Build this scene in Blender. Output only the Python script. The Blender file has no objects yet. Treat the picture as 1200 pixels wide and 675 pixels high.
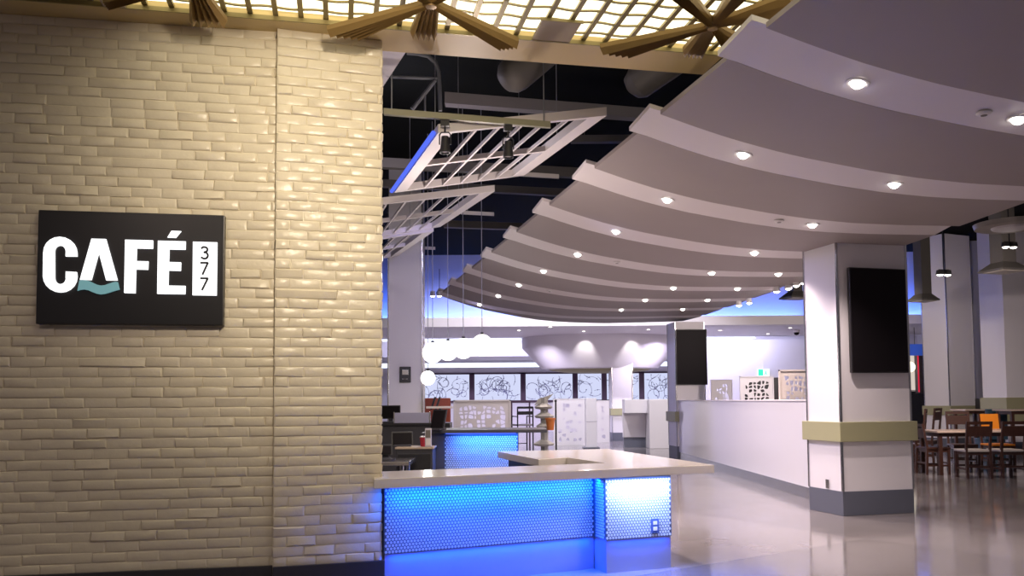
import bpy, bmesh, math, random
from mathutils import Vector, Matrix
R = math.radians
rnd = random.Random(7)
SC = bpy.context.scene
COL = SC.collection

# ------------------------------------------------------------------ camera
F, PITCH, ROLL, SH, EYE = 1000.0, R(3.3), .007, .0623, 1.3
fw = Vector((0, math.cos(PITCH), math.sin(PITCH)))
u0 = Vector((0, -math.sin(PITCH), math.cos(PITCH)))
r0 = Vector((1, 0, 0))
rt = r0 * math.cos(ROLL) - u0 * math.sin(ROLL)
up = u0 * math.cos(ROLL) + r0 * math.sin(ROLL)
CAM = Vector((0, 0, EYE))
cd = bpy.data.cameras.new('camera'); cam = bpy.data.objects.new('camera', cd); COL.objects.link(cam)
cd.sensor_width = 36; cd.lens = F / 1200 * 36; cd.shift_y = SH; cd.clip_end = 200; cd.clip_start = .05
cam.matrix_world = Matrix(((rt.x, up.x, -fw.x, 0), (rt.y, up.y, -fw.y, 0), (rt.z, up.z, -fw.z, EYE), (0, 0, 0, 1)))
SC.camera = cam

def ray(x, y): return fw + rt * ((x - 600) / F) + up * ((337.5 + SH * 1200 - y) / F)
def ptz(x, y, z):
    r = ray(x, y); return CAM + r * ((z - EYE) / r.z)
def pty(x, y, Y):
    r = ray(x, y); return CAM + r * (Y / r.y)
def ptpl(x, y, P, n):
    r = ray(x, y); return CAM + r * ((Vector(P) - CAM).dot(n) / r.dot(n))

# ------------------------------------------------------------------ light and exposure
SC.view_settings.view_transform = 'Standard'; SC.view_settings.look = 'None'
SC.view_settings.exposure = 0.0; SC.view_settings.gamma = 1.0
SC.view_settings.use_curve_mapping = False
w = bpy.data.worlds.new('world'); SC.world = w; w.use_nodes = True
w.node_tree.nodes['Background'].inputs[0].default_value = (.60, .50, .54, 1)
w.node_tree.nodes['Background'].inputs[1].default_value = .22

WARM = (1, .82, .76); COOL = (.82, .74, 1); BLUE = (.03, .17, 1)
def light(name, kind, loc, power, color, parent=None, size=.05, size_y=None, aim=None, cone=110, blend=.8, spread=None):
    d = bpy.data.lights.new(name, kind); d.energy = power; d.color = color
    if kind == 'AREA':
        d.size = size
        if size_y: d.shape = 'RECTANGLE'; d.size_y = size_y
        if spread: d.spread = R(spread)
    else:
        d.shadow_soft_size = size
    if kind == 'SPOT': d.spot_size = R(cone); d.spot_blend = blend
    o = bpy.data.objects.new(name, d); COL.objects.link(o)
    if aim is not None:
        o.rotation_euler = (Vector(aim) - Vector(loc)).to_track_quat('-Z', 'Y').to_euler()
    o.location = loc
    if parent: o.parent = parent
    return o
# unseen spots added in front of the brick wall to brighten it
light('wall_fill', 'SPOT', (-.2, 2.6, 3.3), 340, (1, .84, .63), aim=(-1.05, 5.9, 2.75), size=.12, cone=66, blend=1)
light('wall_fill', 'SPOT', (-2.4, 1.8, 3.6), 42, (1, .78, .68), aim=(-2.3, 5.6, .6), size=.12, cone=85, blend=1)
# unseen spot added over the floor before the camera
light('concourse_fill', 'SPOT', (3.4, 1.0, 3.3), 30, (1, .84, .80), aim=(2.9, 5.5, 0), size=.3, cone=115, blend=1)

# ------------------------------------------------------------------ mesh helpers
class MB:
    def __init__(s): s.b = bmesh.new()
    def box(s, x0, x1, y0, y1, z0, z1, bev=0):
        t = bmesh.new(); bmesh.ops.create_cube(t, size=1)
        for v in t.verts:
            v.co = Vector((x0 + (v.co.x + .5) * (x1 - x0), y0 + (v.co.y + .5) * (y1 - y0), z0 + (v.co.z + .5) * (z1 - z0)))
        if bev: bmesh.ops.bevel(t, geom=t.edges[:], offset=bev, segments=2, affect='EDGES', profile=.6)
        return s.join(t)
    def join(s, t, M=None):
        if M is not None: bmesh.ops.transform(t, matrix=M, verts=t.verts[:])
        m = bpy.data.meshes.new('t'); t.to_mesh(m); t.free(); s.b.from_mesh(m); bpy.data.meshes.remove(m); return s
    def hexa(s, bot, top):
        n = len(bot); vb = [s.b.verts.new(p) for p in bot]; vt = [s.b.verts.new(p) for p in top]
        s.b.faces.new(vb[::-1]); s.b.faces.new(vt)
        for i in range(n): s.b.faces.new((vb[i], vb[(i + 1) % n], vt[(i + 1) % n], vt[i]))
        return s
    def prism(s, poly, z0, z1, bev=0):          # outline in x,y
        t = bmesh.new()
        vb = [t.verts.new((p[0], p[1], z0)) for p in poly]; vt = [t.verts.new((p[0], p[1], z1)) for p in poly]
        t.faces.new(vb[::-1]); t.faces.new(vt); n = len(poly)
        for i in range(n): t.faces.new((vb[i], vb[(i + 1) % n], vt[(i + 1) % n], vt[i]))
        bmesh.ops.recalc_face_normals(t, faces=t.faces[:])
        if bev: bmesh.ops.bevel(t, geom=t.edges[:], offset=bev, segments=2, affect='EDGES', profile=.6)
        bmesh.ops.triangulate(t, faces=[f for f in t.faces if len(f.verts) > 4])
        return s.join(t)
    def plate(s, poly, y0, y1):                 # outline in x,z
        t = bmesh.new()
        a = [t.verts.new((p[0], y0, p[1])) for p in poly]; b = [t.verts.new((p[0], y1, p[1])) for p in poly]
        t.faces.new(a); t.faces.new(b[::-1]); n = len(poly)
        for i in range(n): t.faces.new((a[i], a[(i + 1) % n], b[(i + 1) % n], b[i]))
        bmesh.ops.recalc_face_normals(t, faces=t.faces[:])
        bmesh.ops.triangulate(t, faces=[f for f in t.faces if len(f.verts) > 4])
        return s.join(t)
    def tube(s, pts, r, n=8):
        pts = [Vector(p) for p in pts]; rings = []; N = len(pts)
        rs = r if isinstance(r, (list, tuple)) else [r] * N
        ref = None
        for i, p in enumerate(pts):
            d = (pts[min(i + 1, N - 1)] - pts[max(i - 1, 0)]).normalized()
            if ref is None: ref = Vector((0, 0, 1)) if abs(d.z) < .9 else Vector((1, 0, 0))
            a = d.cross(ref).normalized(); b = d.cross(a).normalized(); ref = -b
            ref = (ref - d * ref.dot(d)).normalized()
            a = d.cross(ref).normalized(); b = a.cross(d).normalized()
            rings.append([s.b.verts.new(p + a * (rs[i] * math.cos(2 * math.pi * k / n)) + b * (rs[i] * math.sin(2 * math.pi * k / n))) for k in range(n)])
        for i in range(N - 1):
            for k in range(n): s.b.faces.new((rings[i][k], rings[i][(k + 1) % n], rings[i + 1][(k + 1) % n], rings[i + 1][k]))
        s.b.faces.new(rings[0][::-1]); s.b.faces.new(rings[-1]); return s
    def lathe(s, prof, c=(0, 0, 0), n=24, sx=1, sy=1):
        rings = []
        for r, z in prof:
            if r < 1e-6: rings.append([s.b.verts.new((c[0], c[1], c[2] + z))])
            else: rings.append([s.b.verts.new((c[0] + sx * r * math.cos(2 * math.pi * k / n), c[1] + sy * r * math.sin(2 * math.pi * k / n), c[2] + z)) for k in range(n)])
        for A, B in zip(rings, rings[1:]):
            for k in range(n):
                if len(A) == 1 and len(B) == 1: continue
                if len(A) == 1: s.b.faces.new((A[0], B[(k + 1) % n], B[k]))
                elif len(B) == 1: s.b.faces.new((A[k], A[(k + 1) % n], B[0]))
                else: s.b.faces.new((A[k], A[(k + 1) % n], B[(k + 1) % n], B[k]))
        return s
    def build(s, name, m, parent=None, smooth=False, loc=None, rz=0):
        bmesh.ops.recalc_face_normals(s.b, faces=s.b.faces[:])
        me = bpy.data.meshes.new(name); s.b.to_mesh(me); s.b.free()
        if smooth:
            for p in me.polygons: p.use_smooth = True
            try: me.set_sharp_from_angle(angle=R(38))
            except Exception: pass
        me.materials.append(m)
        o = bpy.data.objects.new(name, me); COL.objects.link(o)
        if parent: o.parent = parent
        if loc is not None: o.location = loc
        o.rotation_euler.z = rz
        return o
def tag(o, label, cat, group=None, kind=None):
    o['label'] = label; o['category'] = cat
    if group: o['group'] = group
    if kind: o['kind'] = kind
    return o
def thing(name, label, cat, loc=(0, 0, 0), rz=0, group=None):
    o = bpy.data.objects.new(name, None); COL.objects.link(o); o.empty_display_size = .1
    o.location = loc; o.rotation_euler = (0, 0, rz)
    return tag(o, label, cat, group)
def struct(name, mb, m, loc=None, rz=0, smooth=False, parent=None):
    o = mb.build(name, m, parent, smooth, loc, rz); o['kind'] = 'structure'; return o
def dup(root, label=None, loc=None, rz=None):
    r = root.copy(); COL.objects.link(r)
    if loc is not None: r.location = loc
    if rz is not None: r.rotation_euler.z = rz
    if label: r['label'] = label
    for ch in list(root.children):
        c = ch.copy(); COL.objects.link(c); c.parent = r
        for g in list(ch.children):
            e = g.copy(); COL.objects.link(e); e.parent = c
    return r

# ------------------------------------------------------------------ materials
def mat(name, col, rough=.5, metal=0, emit=None, es=0, bump=0, bscale=40, var=0, vscale=3, coat=0, spec=.5):
    m = bpy.data.materials.new(name); m.use_nodes = True; nt = m.node_tree; b = nt.nodes['Principled BSDF']
    b.inputs['Base Color'].default_value = (*col, 1); b.inputs['Roughness'].default_value = rough; b.inputs['Metallic'].default_value = metal
    b.inputs['Specular IOR Level'].default_value = spec
    if coat: b.inputs['Coat Weight'].default_value = coat; b.inputs['Coat Roughness'].default_value = .08
    if emit: b.inputs['Emission Color'].default_value = (*emit, 1); b.inputs['Emission Strength'].default_value = es
    tc = nt.nodes.new('ShaderNodeTexCoord')
    if var:
        n = nt.nodes.new('ShaderNodeTexNoise'); n.inputs['Scale'].default_value = vscale; n.inputs['Detail'].default_value = 4
        nt.links.new(tc.outputs['Object'], n.inputs['Vector'])
        mx = nt.nodes.new('ShaderNodeMix'); mx.data_type = 'RGBA'
        mx.inputs[6].default_value = (*[max(0, c * (1 - var)) for c in col], 1); mx.inputs[7].default_value = (*[min(1, c * (1 + var)) for c in col], 1)
        nt.links.new(n.outputs['Fac'], mx.inputs[0]); nt.links.new(mx.outputs[2], b.inputs['Base Color'])
    if bump:
        n2 = nt.nodes.new('ShaderNodeTexNoise'); n2.inputs['Scale'].default_value = bscale; n2.inputs['Detail'].default_value = 3
        nt.links.new(tc.outputs['Object'], n2.inputs['Vector'])
        bp = nt.nodes.new('ShaderNodeBump'); bp.inputs['Strength'].default_value = bump; bp.inputs['Distance'].default_value = .01
        nt.links.new(n2.outputs['Fac'], bp.inputs['Height']); nt.links.new(bp.outputs['Normal'], b.inputs['Normal'])
    return m
def emat(name, col, s): return mat(name, (.0, .0, .0), .6, emit=col, es=s, spec=0)
def wood(name, c0, c1, rough=.35):
    m = mat(name, c0, rough); nt = m.node_tree; b = nt.nodes['Principled BSDF']
    tc = nt.nodes.new('ShaderNodeTexCoord'); mp = nt.nodes.new('ShaderNodeMapping'); mp.inputs['Scale'].default_value = (30, 30, 3)
    n = nt.nodes.new('ShaderNodeTexNoise'); n.inputs['Scale'].default_value = 1.5; n.inputs['Detail'].default_value = 6
    mx = nt.nodes.new('ShaderNodeMix'); mx.data_type = 'RGBA'; mx.inputs[6].default_value = (*c0, 1); mx.inputs[7].default_value = (*c1, 1)
    nt.links.new(tc.outputs['Object'], mp.inputs[0]); nt.links.new(mp.outputs[0], n.inputs['Vector'])
    nt.links.new(n.outputs['Fac'], mx.inputs[0]); nt.links.new(mx.outputs[2], b.inputs['Base Color']); return m

M = dict(
    brick=mat('painted_brick', (.75, .67, .53),   .30, bump=.45, bscale=15, var=.05, vscale=6),
    base=mat('dark_skirting', (.035, .033, .042), .35),
    soffit=mat('cream_soffit', (.62, .47, .21), .45),
    lattice=mat('bronze_lattice', (.30, .24, .10), .4, metal=.3),
    gold=mat('gold_rib', (.27, .17, .06), .38, metal=.4),
    glow=emat('warm_diffuser', (1, .90, .62), 2.3), unlit=mat('unlit_diffuser', (.55, .47, .32), .6),
    band=mat('white_ceiling_band', (.74, .69, .70), .5),
    dark_panel=mat('taupe_ceiling_panel', (.34, .295, .285), .6, var=.03),
    lens=emat('lamp_lens', (1, .93, .86), 14), ring=mat('trim_ring', (.75, .72, .72), .35),
    slab=mat('cream_quartz', (.78, .72, .66), .12, var=.03, vscale=30),
    tile=mat('penny_tile', (.52, .58, .68), .14), grout=mat('grout', (.06, .09, .16), .7),
    kick=mat('kick_steel', (.38, .40, .50), .14, metal=.55, var=.06), steel=mat('brushed_steel', (.55, .55, .57), .22, metal=1, var=.04), chrome=mat('chrome', (.8, .8, .82), .1, metal=1),
    white=mat('white_paint', (.78, .76, .80), .4), gloss=mat('white_laminate', (.74, .73, .80), .12, coat=.4),
    olive=mat('olive_rail', (.36, .35, .21), .4), greybase=mat('slate_base', (.12, .13, .17), .35),
    tv=mat('screen_glass', (.012, .010, .012), .38, spec=.06), bezel=mat('black_bezel', (.02, .018, .02), .3),
    black=mat('black_plastic', (.02, .02, .025), .4), charcoal=mat('charcoal', (.05, .05, .065), .5),
    plenum=mat('dark_plenum', (.012, .013, .012), .9, spec=.05), duct=mat('galvanised_duct', (.17, .155, .14), .6, metal=.2),
    pipe=mat('grey_pipe', (.22, .23, .25), .5), beam=mat('pale_beam', (.30, .28, .29), .6),
    trellis=mat('white_trellis', (.72, .67, .66), .45), track=mat('olive_track', (.30, .29, .19), .45),
    led=emat('blue_led', (.10, .16, .9), 1.1), ledw=emat('white_led', (.72, .80, 1), 2.2), ledb=emat('sky_led', (.35, .58, 1), 1.8),
    globe=emat('globe_glass', (1, .97, .92), 4.0), signface=mat('sign_black', (.012, .012, .014), .35),
    letter=emat('sign_letter_white', (1, 1, 1), 1.6), wave=mat('sign_teal', (.16, .34, .38), .5, emit=(.16, .36, .40), es=.6),
    pane=emat('frosted_pane', (.70, .74, 1), .95), motif=mat('etched_motif', (.24, .24, .46), .6), frame=mat('plum_frame', (.07, .03, .07), .5),
    screen=mat('perforated_white', (.80, .78, .82), .4), pgrey=mat('silver_screen', (.55, .53, .58), .35), pbeige=mat('beige_screen', (.62, .56, .52), .4),
    wood=wood('walnut', (.040, .016, .011), (.075, .032, .022)), woodl=wood('oak_top', (.50, .38, .30), (.60, .48, .40), .2),
    orange=mat('orange_seat', (.80, .26, .02), .4), rust=mat('rust_vinyl', (.36, .07, .03), .45), teal=mat('teal_vinyl', (.03, .08, .12), .5),
    pad=mat('pale_seat_pad', (.50, .46, .42), .4), blue=mat('blue_sign', (.05, .12, .6), .5, emit=(.05, .14, .7), es=.3),
    hood=mat('hood_grey', (.085, .08, .072), .45), hoodin=mat('hood_rim', (.35, .32, .28), .4),
    stone=mat('grey_tier', (.30, .30, .29), .5, var=.1, vscale=20), terracotta=mat('terracotta', (.46, .14, .03), .5),
    exitg=emat('exit_green', (.05, .75, .45), 1.5), exitw=emat('exit_white', (.85, 1, .95), 1.6), red=emat('red_edge', (.8, .02, .06), .8),
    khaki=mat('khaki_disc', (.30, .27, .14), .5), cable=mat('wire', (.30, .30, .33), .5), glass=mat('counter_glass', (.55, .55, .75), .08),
    bluewall=mat('cove_wall', (.62, .62, .70), .7), farwhite=mat('far_white', (.76, .73, .78), .5), beige=mat('beige_panel', (.48, .38, .28), .5),
)
# polished concrete in big saw-cut slabs
m = bpy.data.materials.new('polished_concrete'); m.use_nodes = True; nt = m.node_tree; b = nt.nodes['Principled BSDF']
tc = nt.nodes.new('ShaderNodeTexCoord'); mp = nt.nodes.new('ShaderNodeMapping'); mp.inputs['Rotation'].default_value = (0, 0, R(-34)); nt.links.new(tc.outputs['Object'], mp.inputs[0])
br = nt.nodes.new('ShaderNodeTexBrick'); br.inputs['Scale'].default_value = 1; br.offset = 0
br.inputs['Brick Width'].default_value = 2.4; br.inputs['Row Height'].default_value = 2.4; br.inputs['Mortar Size'].default_value = .008
br.inputs['Color1'].default_value = (.165, .148, .148, 1); br.inputs['Color2'].default_value = (.27, .243, .245, 1); br.inputs['Mortar'].default_value = (.14, .13, .135, 1)
nt.links.new(mp.outputs[0], br.inputs['Vector'])
no = nt.nodes.new('ShaderNodeTexNoise'); no.inputs['Scale'].default_value = 2.2; no.inputs['Detail'].default_value = 8; nt.links.new(tc.outputs['Object'], no.inputs['Vector'])
ra = nt.nodes.new('ShaderNodeMapRange'); ra.inputs[3].default_value = .78; ra.inputs[4].default_value = 1.18; nt.links.new(no.outputs['Fac'], ra.inputs[0])
mu = nt.nodes.new('ShaderNodeMix'); mu.data_type = 'RGBA'; mu.blend_type = 'MULTIPLY'; mu.inputs[0].default_value = 1
nt.links.new(br.outputs['Color'], mu.inputs[6]); nt.links.new(ra.outputs[0], mu.inputs[7]); nt.links.new(mu.outputs[2], b.inputs['Base Color'])
rr = nt.nodes.new('ShaderNodeMapRange'); rr.inputs[3].default_value = .06; rr.inputs[4].default_value = .16; nt.links.new(no.outputs['Fac'], rr.inputs[0]); nt.links.new(rr.outputs[0], b.inputs['Roughness'])
b.inputs['Specular IOR Level'].default_value = .55
M['floor'] = m

# ------------------------------------------------------------------ setting
struct('floor', MB().box(-9, 20, -6, 40, -.12, 0), M['floor'])
struct('ceiling', MB().box(-9, 20, 6.45, 25.2, 5.6, 5.75), M['plenum'])
struct('wall_rear', MB().box(-9, 20, 36, 36.2, 0, 5.6), M['farwhite'])
struct('wall_right', MB().box(15.0, 15.2, 4, 36, 0, 5.6), M['farwhite'])
struct('wall_far_left', MB().box(-7.2, -7.0, 7.5, 36, 0, 5.6), M['charcoal'])

# ------ painted brick wall and pier
def bricks(mb, W, H0, H1, o=Vector((0, 0, 0)), ux=Vector((1, 0, 0)), uy=Vector((0, 1, 0)), ch=.067, bl=.205):
    """running bond of soft-edged painted bricks; ux along the wall, uy into it"""
    uz = Vector((0, 0, 1)); P = lambda x, y, z: o + ux * x + uy * y + uz * z
    row = 0; z = H0
    q = [P(0, 0, H0), P(W, 0, H0), P(W, 0, H1), P(0, 0, H1)]; mb.b.faces.new([mb.b.verts.new(p) for p in q])
    while z < H1 - .01:
        zt = min(z + ch, H1); x = -(.5 * bl if row % 2 else 0) - rnd.uniform(0, .02)
        while x < W:
            n = 1
            L = bl + rnd.uniform(-.012, .012)
            if rnd.random() < .08: L *= 2
            a, c = max(0, x), min(W, x + L)
            if c - a > .02:
                h = rnd.uniform(.005, .011); g = rnd.uniform(.0015, .0045); rings = []
                jit = [(rnd.uniform(-.005, .005), rnd.uniform(-.0042, .0042)) for _ in range(4)]
                tilt = [rnd.uniform(-.0032, .0032) for _ in range(4)]
                for ins, dep in ((g * .3, 0), (g + .0015, .65), (g + .0075, 1)):
                    ring = []
                    for k, (cx, cz) in enumerate(((a, z), (c, z), (c, zt), (a, zt))):
                        sx = 1 if k in (0, 3) else -1; sz = 1 if k < 2 else -1
                        jx, jz = jit[k] if dep else (0, 0)
                        ring.append(mb.b.verts.new(P(min(W, max(0, cx + sx * ins + jx)), -(h + tilt[k]) * dep, cz + sz * ins + jz)))
                    rings.append(ring)
                for A, B in zip(rings, rings[1:]):
                    for k in range(4): mb.b.faces.new((A[k], A[(k + 1) % 4], B[(k + 1) % 4], B[k]))
                mb.b.faces.new(rings[-1])
            x += L
        z = zt; row += 1
SOF = 3.88
WA = R(10); wd = Vector((math.cos(WA), math.sin(WA), 0)); wn = Vector((-math.sin(WA), math.cos(WA), 0))
WP = Vector((-1.62, 5.81, 0)); WL = 3.6
wall_o = WP - wd * WL
mb = MB(); bricks(mb, WL, 0, SOF)
mb.box(0, WL, .003, .3, 0, SOF)
struct('wall_left', mb, M['brick'], wall_o, WA, smooth=True)
struct('baseboard_left', MB().box(0, WL, -.03, .0, 0, .21, .004), M['base'], wall_o, WA)
PA = R(17); pd = Vector((math.cos(PA), math.sin(PA), 0)); pn = Vector((-math.sin(PA), math.cos(PA), 0))
PL, PR_ = Vector((-1.605, 5.755, 0)), Vector((-.915, 5.970, 0)); PW = (PR_ - PL).length; PA = math.atan2(PR_.y - PL.y, PR_.x - PL.x)
mb = MB(); bricks(mb, PW, 0, SOF)
bricks(mb, .5, 0, SOF, Vector((PW, 0, 0)), Vector((0, 1, 0)), Vector((-1, 0, 0)))
mb.box(0, PW - .001, .003, .5, 0, SOF)
struct('wall_pier', mb, M['brick'], PL, PA, smooth=True)
struct('baseboard_pier', MB().box(0, PW + .02, -.03, 0, 0, .21, .004), M['base'], PL, PA)

# ------ soffit edge over the opening
E0, E1 = ptz(445, 34, SOF), ptz(850, 66, SOF)
LA = math.atan2(E1.y - E0.y, E1.x - E0.x); ld = Vector((math.cos(LA), math.sin(LA), 0)); ln = Vector((-math.sin(LA), math.cos(LA), 0))
struct('trim_1', MB().box(-3.9, 2.56, 0, .37, 0, .30), M['soffit'], E0, LA)
# pale bulkhead behind the pier
q = [ptz(446, 106, 3.9), ptz(479, 56, 3.9)]; dq = q[1] - q[0]
mb = MB(); mb.hexa([q[0] - dq * .6, q[1], q[1] + Vector((-1.6, 0, 0)), q[0] - dq * .6 + Vector((-1.6, 0, 0))], [p + Vector((0, 0, .25)) for p in (q[0] - dq * .6, q[1], q[1] + Vector((-1.6, 0, 0)), q[0] - dq * .6 + Vector((-1.6, 0, 0)))])
struct('trim_2', mb, M['farwhite'])

# ------ upper cove wall, lit blue from a ledge, and stepped far ceilings
Y0 = 24.0
struct('wall_cove', MB().box(-7, 15, Y0 + .9, Y0 + 1.1, 3.6, 5.6), M['bluewall'])
struct('ceiling_far_ledge', MB().box(-7, 15, Y0, Y0 + 4.2, 3.40, 3.66), M['farwhite'])
struct('ceiling_far_bulkhead', MB().box(-7, 15, 31.5, 34.6, 2.95, 3.62), M['farwhite'])
struct('ceiling_far_tray', MB().box(-7, 15, 25.1, 36, 4.2, 4.35), M['farwhite'])
tag(MB().box(-7, 15, -.02, .02, -.02, .02).build('cove_light', M['ledb'], None, loc=(0, Y0 + .78, 3.685)), 'blue light strip along the high ledge below the blue wall', 'led strip')
tag(MB().box(-7, 9, -.015, .0, -.035, .035).build('cove_light', M['ledw'], None, loc=(0, 31.5, 3.57)), 'pale light strip along the top of the far bulkhead', 'led strip')
tag(MB().box(-7, 9, -.015, .0, -.09, .09).build('cove_light', M['ledw'], None, loc=(0, 36, 2.82)), 'bright light strip above the patterned rear windows', 'led strip')
for x in (-4, 1, 6, 11.5):
    light('cove_lamp', 'AREA', (x, Y0 + .45, 3.70), 75, (.05, .16, 1), size=5, size_y=.2, aim=(x, Y0 + .9, 3.95))
for x in (-2.5, .4, 5.0, 7.4):
    light('far_lamp', 'SPOT', (x, 26.6, 3.38), 430, COOL, aim=(x, 26.6, 0), size=.04, cone=150, blend=.6)
    light('far_lamp', 'SPOT', (x + .7, 33.0, 2.93), 340, COOL, aim=(x + .7, 33.0, 0), size=.04, cone=150, blend=.6)
    light('tray_lamp', 'AREA', (x, 28.6, 3.75), 110, (.7, .7, 1), size=2.6, size_y=.2, aim=(x, 31.5, 3.4))

for x, tx in ((-1.2, -1.0), (1.6, 1.6), (4.2, 3.6)):
    light('rear_fill', 'SPOT', (x, 20.6, 5.5), 700, (1, .93, 1), aim=(tx, 24.4, .8), size=.06, cone=95, blend=.8)  # hidden spots added to brighten the fronts of the far desk and screens
light('lilac_fill', 'SPOT', (.1, 9.6, 3.45), 170, (.48, .45, 1), aim=(3.7, 10.6, 1.2), size=.05, cone=62, blend=.9)  # lilac spots without fixtures, added to tint the columns and half wall
light('lilac_fill', 'SPOT', (-.9, 9.8, 3.3), 150, (.52, .48, 1), aim=(-1.8, 15, 2.2), size=.05, cone=60, blend=.9)
for x in (-4, 1, 6, 11.5):
    light('cove_glow', 'AREA', (x, Y0 + .80, 3.70), 4, (.40, .58, 1), size=5, size_y=.06, aim=(x, Y0 + .9, 3.86))

# ------ luminous lattice ceiling
lat = thing('lattice_ceiling', 'glowing gold lattice ceiling with white square cells above the brick wall', 'ceiling light', E0 + Vector((0, 0, -.03)), LA)
MB().box(-1.75, 3.2, -2.6, 0, .10, .13).build('diffuser', M['glow'], lat)
o = MB().box(-3.9, -1.76, -2.6, 0, .10, .13).build('unlit_diffuser', M['unlit'], lat); o['label'] = 'dim unlit end of the diffuser'
mb = MB(); sp = .166
nx = int(7.1 / sp)
for k in range(nx):
    x = -3.85 + k * sp; mb.box(x - .017, x + .017, -2.6, 0, .062, .082)
for j in range(1, 16):
    y = -.165 * j + .06
    pts = [(-3.9 + .041 * i, y + .012 * math.sin(i * math.pi / 4 + j), .03) for i in range(int(7.1 / .041))]
    for p, q2 in zip(pts, pts[1:]):
        mb.hexa([(p[0], p[1] - .009, .070), (q2[0], q2[1] - .009, .070), (q2[0], q2[1] + .009, .070), (p[0], p[1] + .009, .070)],
                [(p[0], p[1] - .009, .080), (q2[0], q2[1] - .009, .080), (q2[0], q2[1] + .009, .080), (p[0], p[1] + .009, .080)])
mb.build('lattice_grid', M['lattice'], lat)
MB().box(-3.9, 2.56, -.012, .0, .03, .06).box(-3.9, 3.2, -2.64, -2.6, -.03, .13).build('edge_frame', M['lattice'], lat)
a, c = ptz(641, 27, SOF), ptz(676, 27, SOF)
hat = thing('hatch_panel', 'square brown hatch set in the glowing lattice between two gold rib fans', 'hatch', (a + c) / 2 + Vector((0, 0, .005)), LA)
MB().box(-.14, .14, 0, .34, 0, .02, .006).build('panel', mat('hatch_brown', (.36, .28, .16), .5), hat); MB().box(-.15, .15, -.012, .0, .0, .02).build('edge_strip', M['lattice'], hat)
a = ptz(134, 8, SOF)
hat = thing('hatch_panel', 'small brown blank panel in the lattice at the far left', 'hatch', a, LA)
MB().box(-.07, .07, -.3, .05, 0, .04, .006).build('panel', M['beige'], hat)

def fan(label, hub, arms, zr=3.80):
    H = ptz(*hub, zr); T = thing('rib_fan', label, 'ceiling ornament', H, 0, 'gold rib fans under the lattice')
    for (e0, e1, drop) in arms:
        A = ptz(*e0, zr - drop) - H; B = ptz(*e1, zr - drop) - H
        mb = MB(); n = 5; S = 7; rows = []
        mid = (A + B) / 2; ax = (B - A).normalized()
        for i in range(S + 1):
            t = i / S; w0 = .11 if arms.index((e0, e1, drop)) == 1 else .045; wdt = w0 + ((B - A).length - w0) * t; cen = mid * t
            row = []
            for k in range(2 * n + 1):
                f = k / (2 * n) - .5; dz = -.016 - .034 * t if k % 2 else 0
                row.append(cen + ax * (f * wdt) + Vector((0, 0, dz)))
            rows.append((row, [p + Vector((0, 0, .03)) for p in row]))
        V = [([mb.b.verts.new(p) for p in lo], [mb.b.verts.new(p) for p in hi]) for lo, hi in rows]
        for (l0, h0), (l1, h1) in zip(V, V[1:]):
            for k in range(2 * n):
                mb.b.faces.new((l0[k], l0[k + 1], l1[k + 1], l1[k])); mb.b.faces.new((h0[k], h1[k], h1[k + 1], h0[k + 1]))
            mb.b.faces.new((l0[0], l1[0], h1[0], h0[0])); mb.b.faces.new((l0[-1], h0[-1], h1[-1], l1[-1]))
        for (l, h) in (V[0], V[-1]):
            for k in range(2 * n): mb.b.faces.new((l[k], h[k], h[k + 1], l[k + 1]))
        mb.build('rib', M['gold'], T)
    MB().lathe([(0, -.03), (.035, -.025), (.045, 0), (.03, .06), (0, .06)], n=12).build('hub', M['gold'], T, True)
    return T
fan('gold rib fan on the lattice above the brick pier, in the middle of three', (505, 4),
    [((383, 35), (424, 40), .05), ((481, 38), (512, 41), .0), ((584, 52), (608, 49), .05), ((462, -22), (482, -26), 0), ((556, -24), (540, -28), 0)])
fan('gold rib fan on the lattice beside the wave ceiling, rightmost of three', (835, 30),
    [((703, 56), (740, 61), .05), ((800, 60), (824, 63), .0), ((850, 62), (880, 52), .02), ((936, 10), (926, -6), 0), ((786, -8), (806, -14), 0), ((862, -20), (882, -14), 0)])
fan('gold rib fan on the lattice above the sign, leftmost of three', (226, -22),
    [((222, 24), (266, 25), .05), ((120, -6), (128, 4), 0.02), ((310, -20), (318, -12), .02), ((215, -60), (245, -60), 0)])

# ------ wave ceiling: stepped strips, each a white band and a taupe panel
VA = R(8); vd = Vector((math.cos(VA), math.sin(VA), 0)); vn = Vector((-math.sin(VA), math.cos(VA), 0))
PROF = [(-.1, .02), (0, 0), (.3, -.095), (.6, -.18), (.9, -.25), (1.15, -.30), (1.5, -.355), (1.8, -.40), (2.2, -.445), (2.65, -.475), (3.2, -.485), (4, -.48), (5, -.45), (6.5, -.40)]
def prof(u):
    for (a, za), (b_, zb) in zip(PROF, PROF[1:]):
        if u <= b_: return za + (zb - za) * (u - a) / (b_ - a)
    return PROF[-1][1]
STEP = Vector((-.37, 1.548, 0)); sd = STEP.normalized()
def strip_o(i): return Vector((1.44, 5.5, 3.54)) + STEP * (i - 1)
def umax(P):      # where the ceiling's right edge cuts this line
    return (4.66 - .047 * (P.y - 7.6) - P.x - .01) / (vd.x + .047 * vd.y)
ORD = ['nearest', 'second', 'third', 'fourth', 'fifth', 'sixth', 'seventh', 'eighth', 'ninth', 'farthest']
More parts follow.
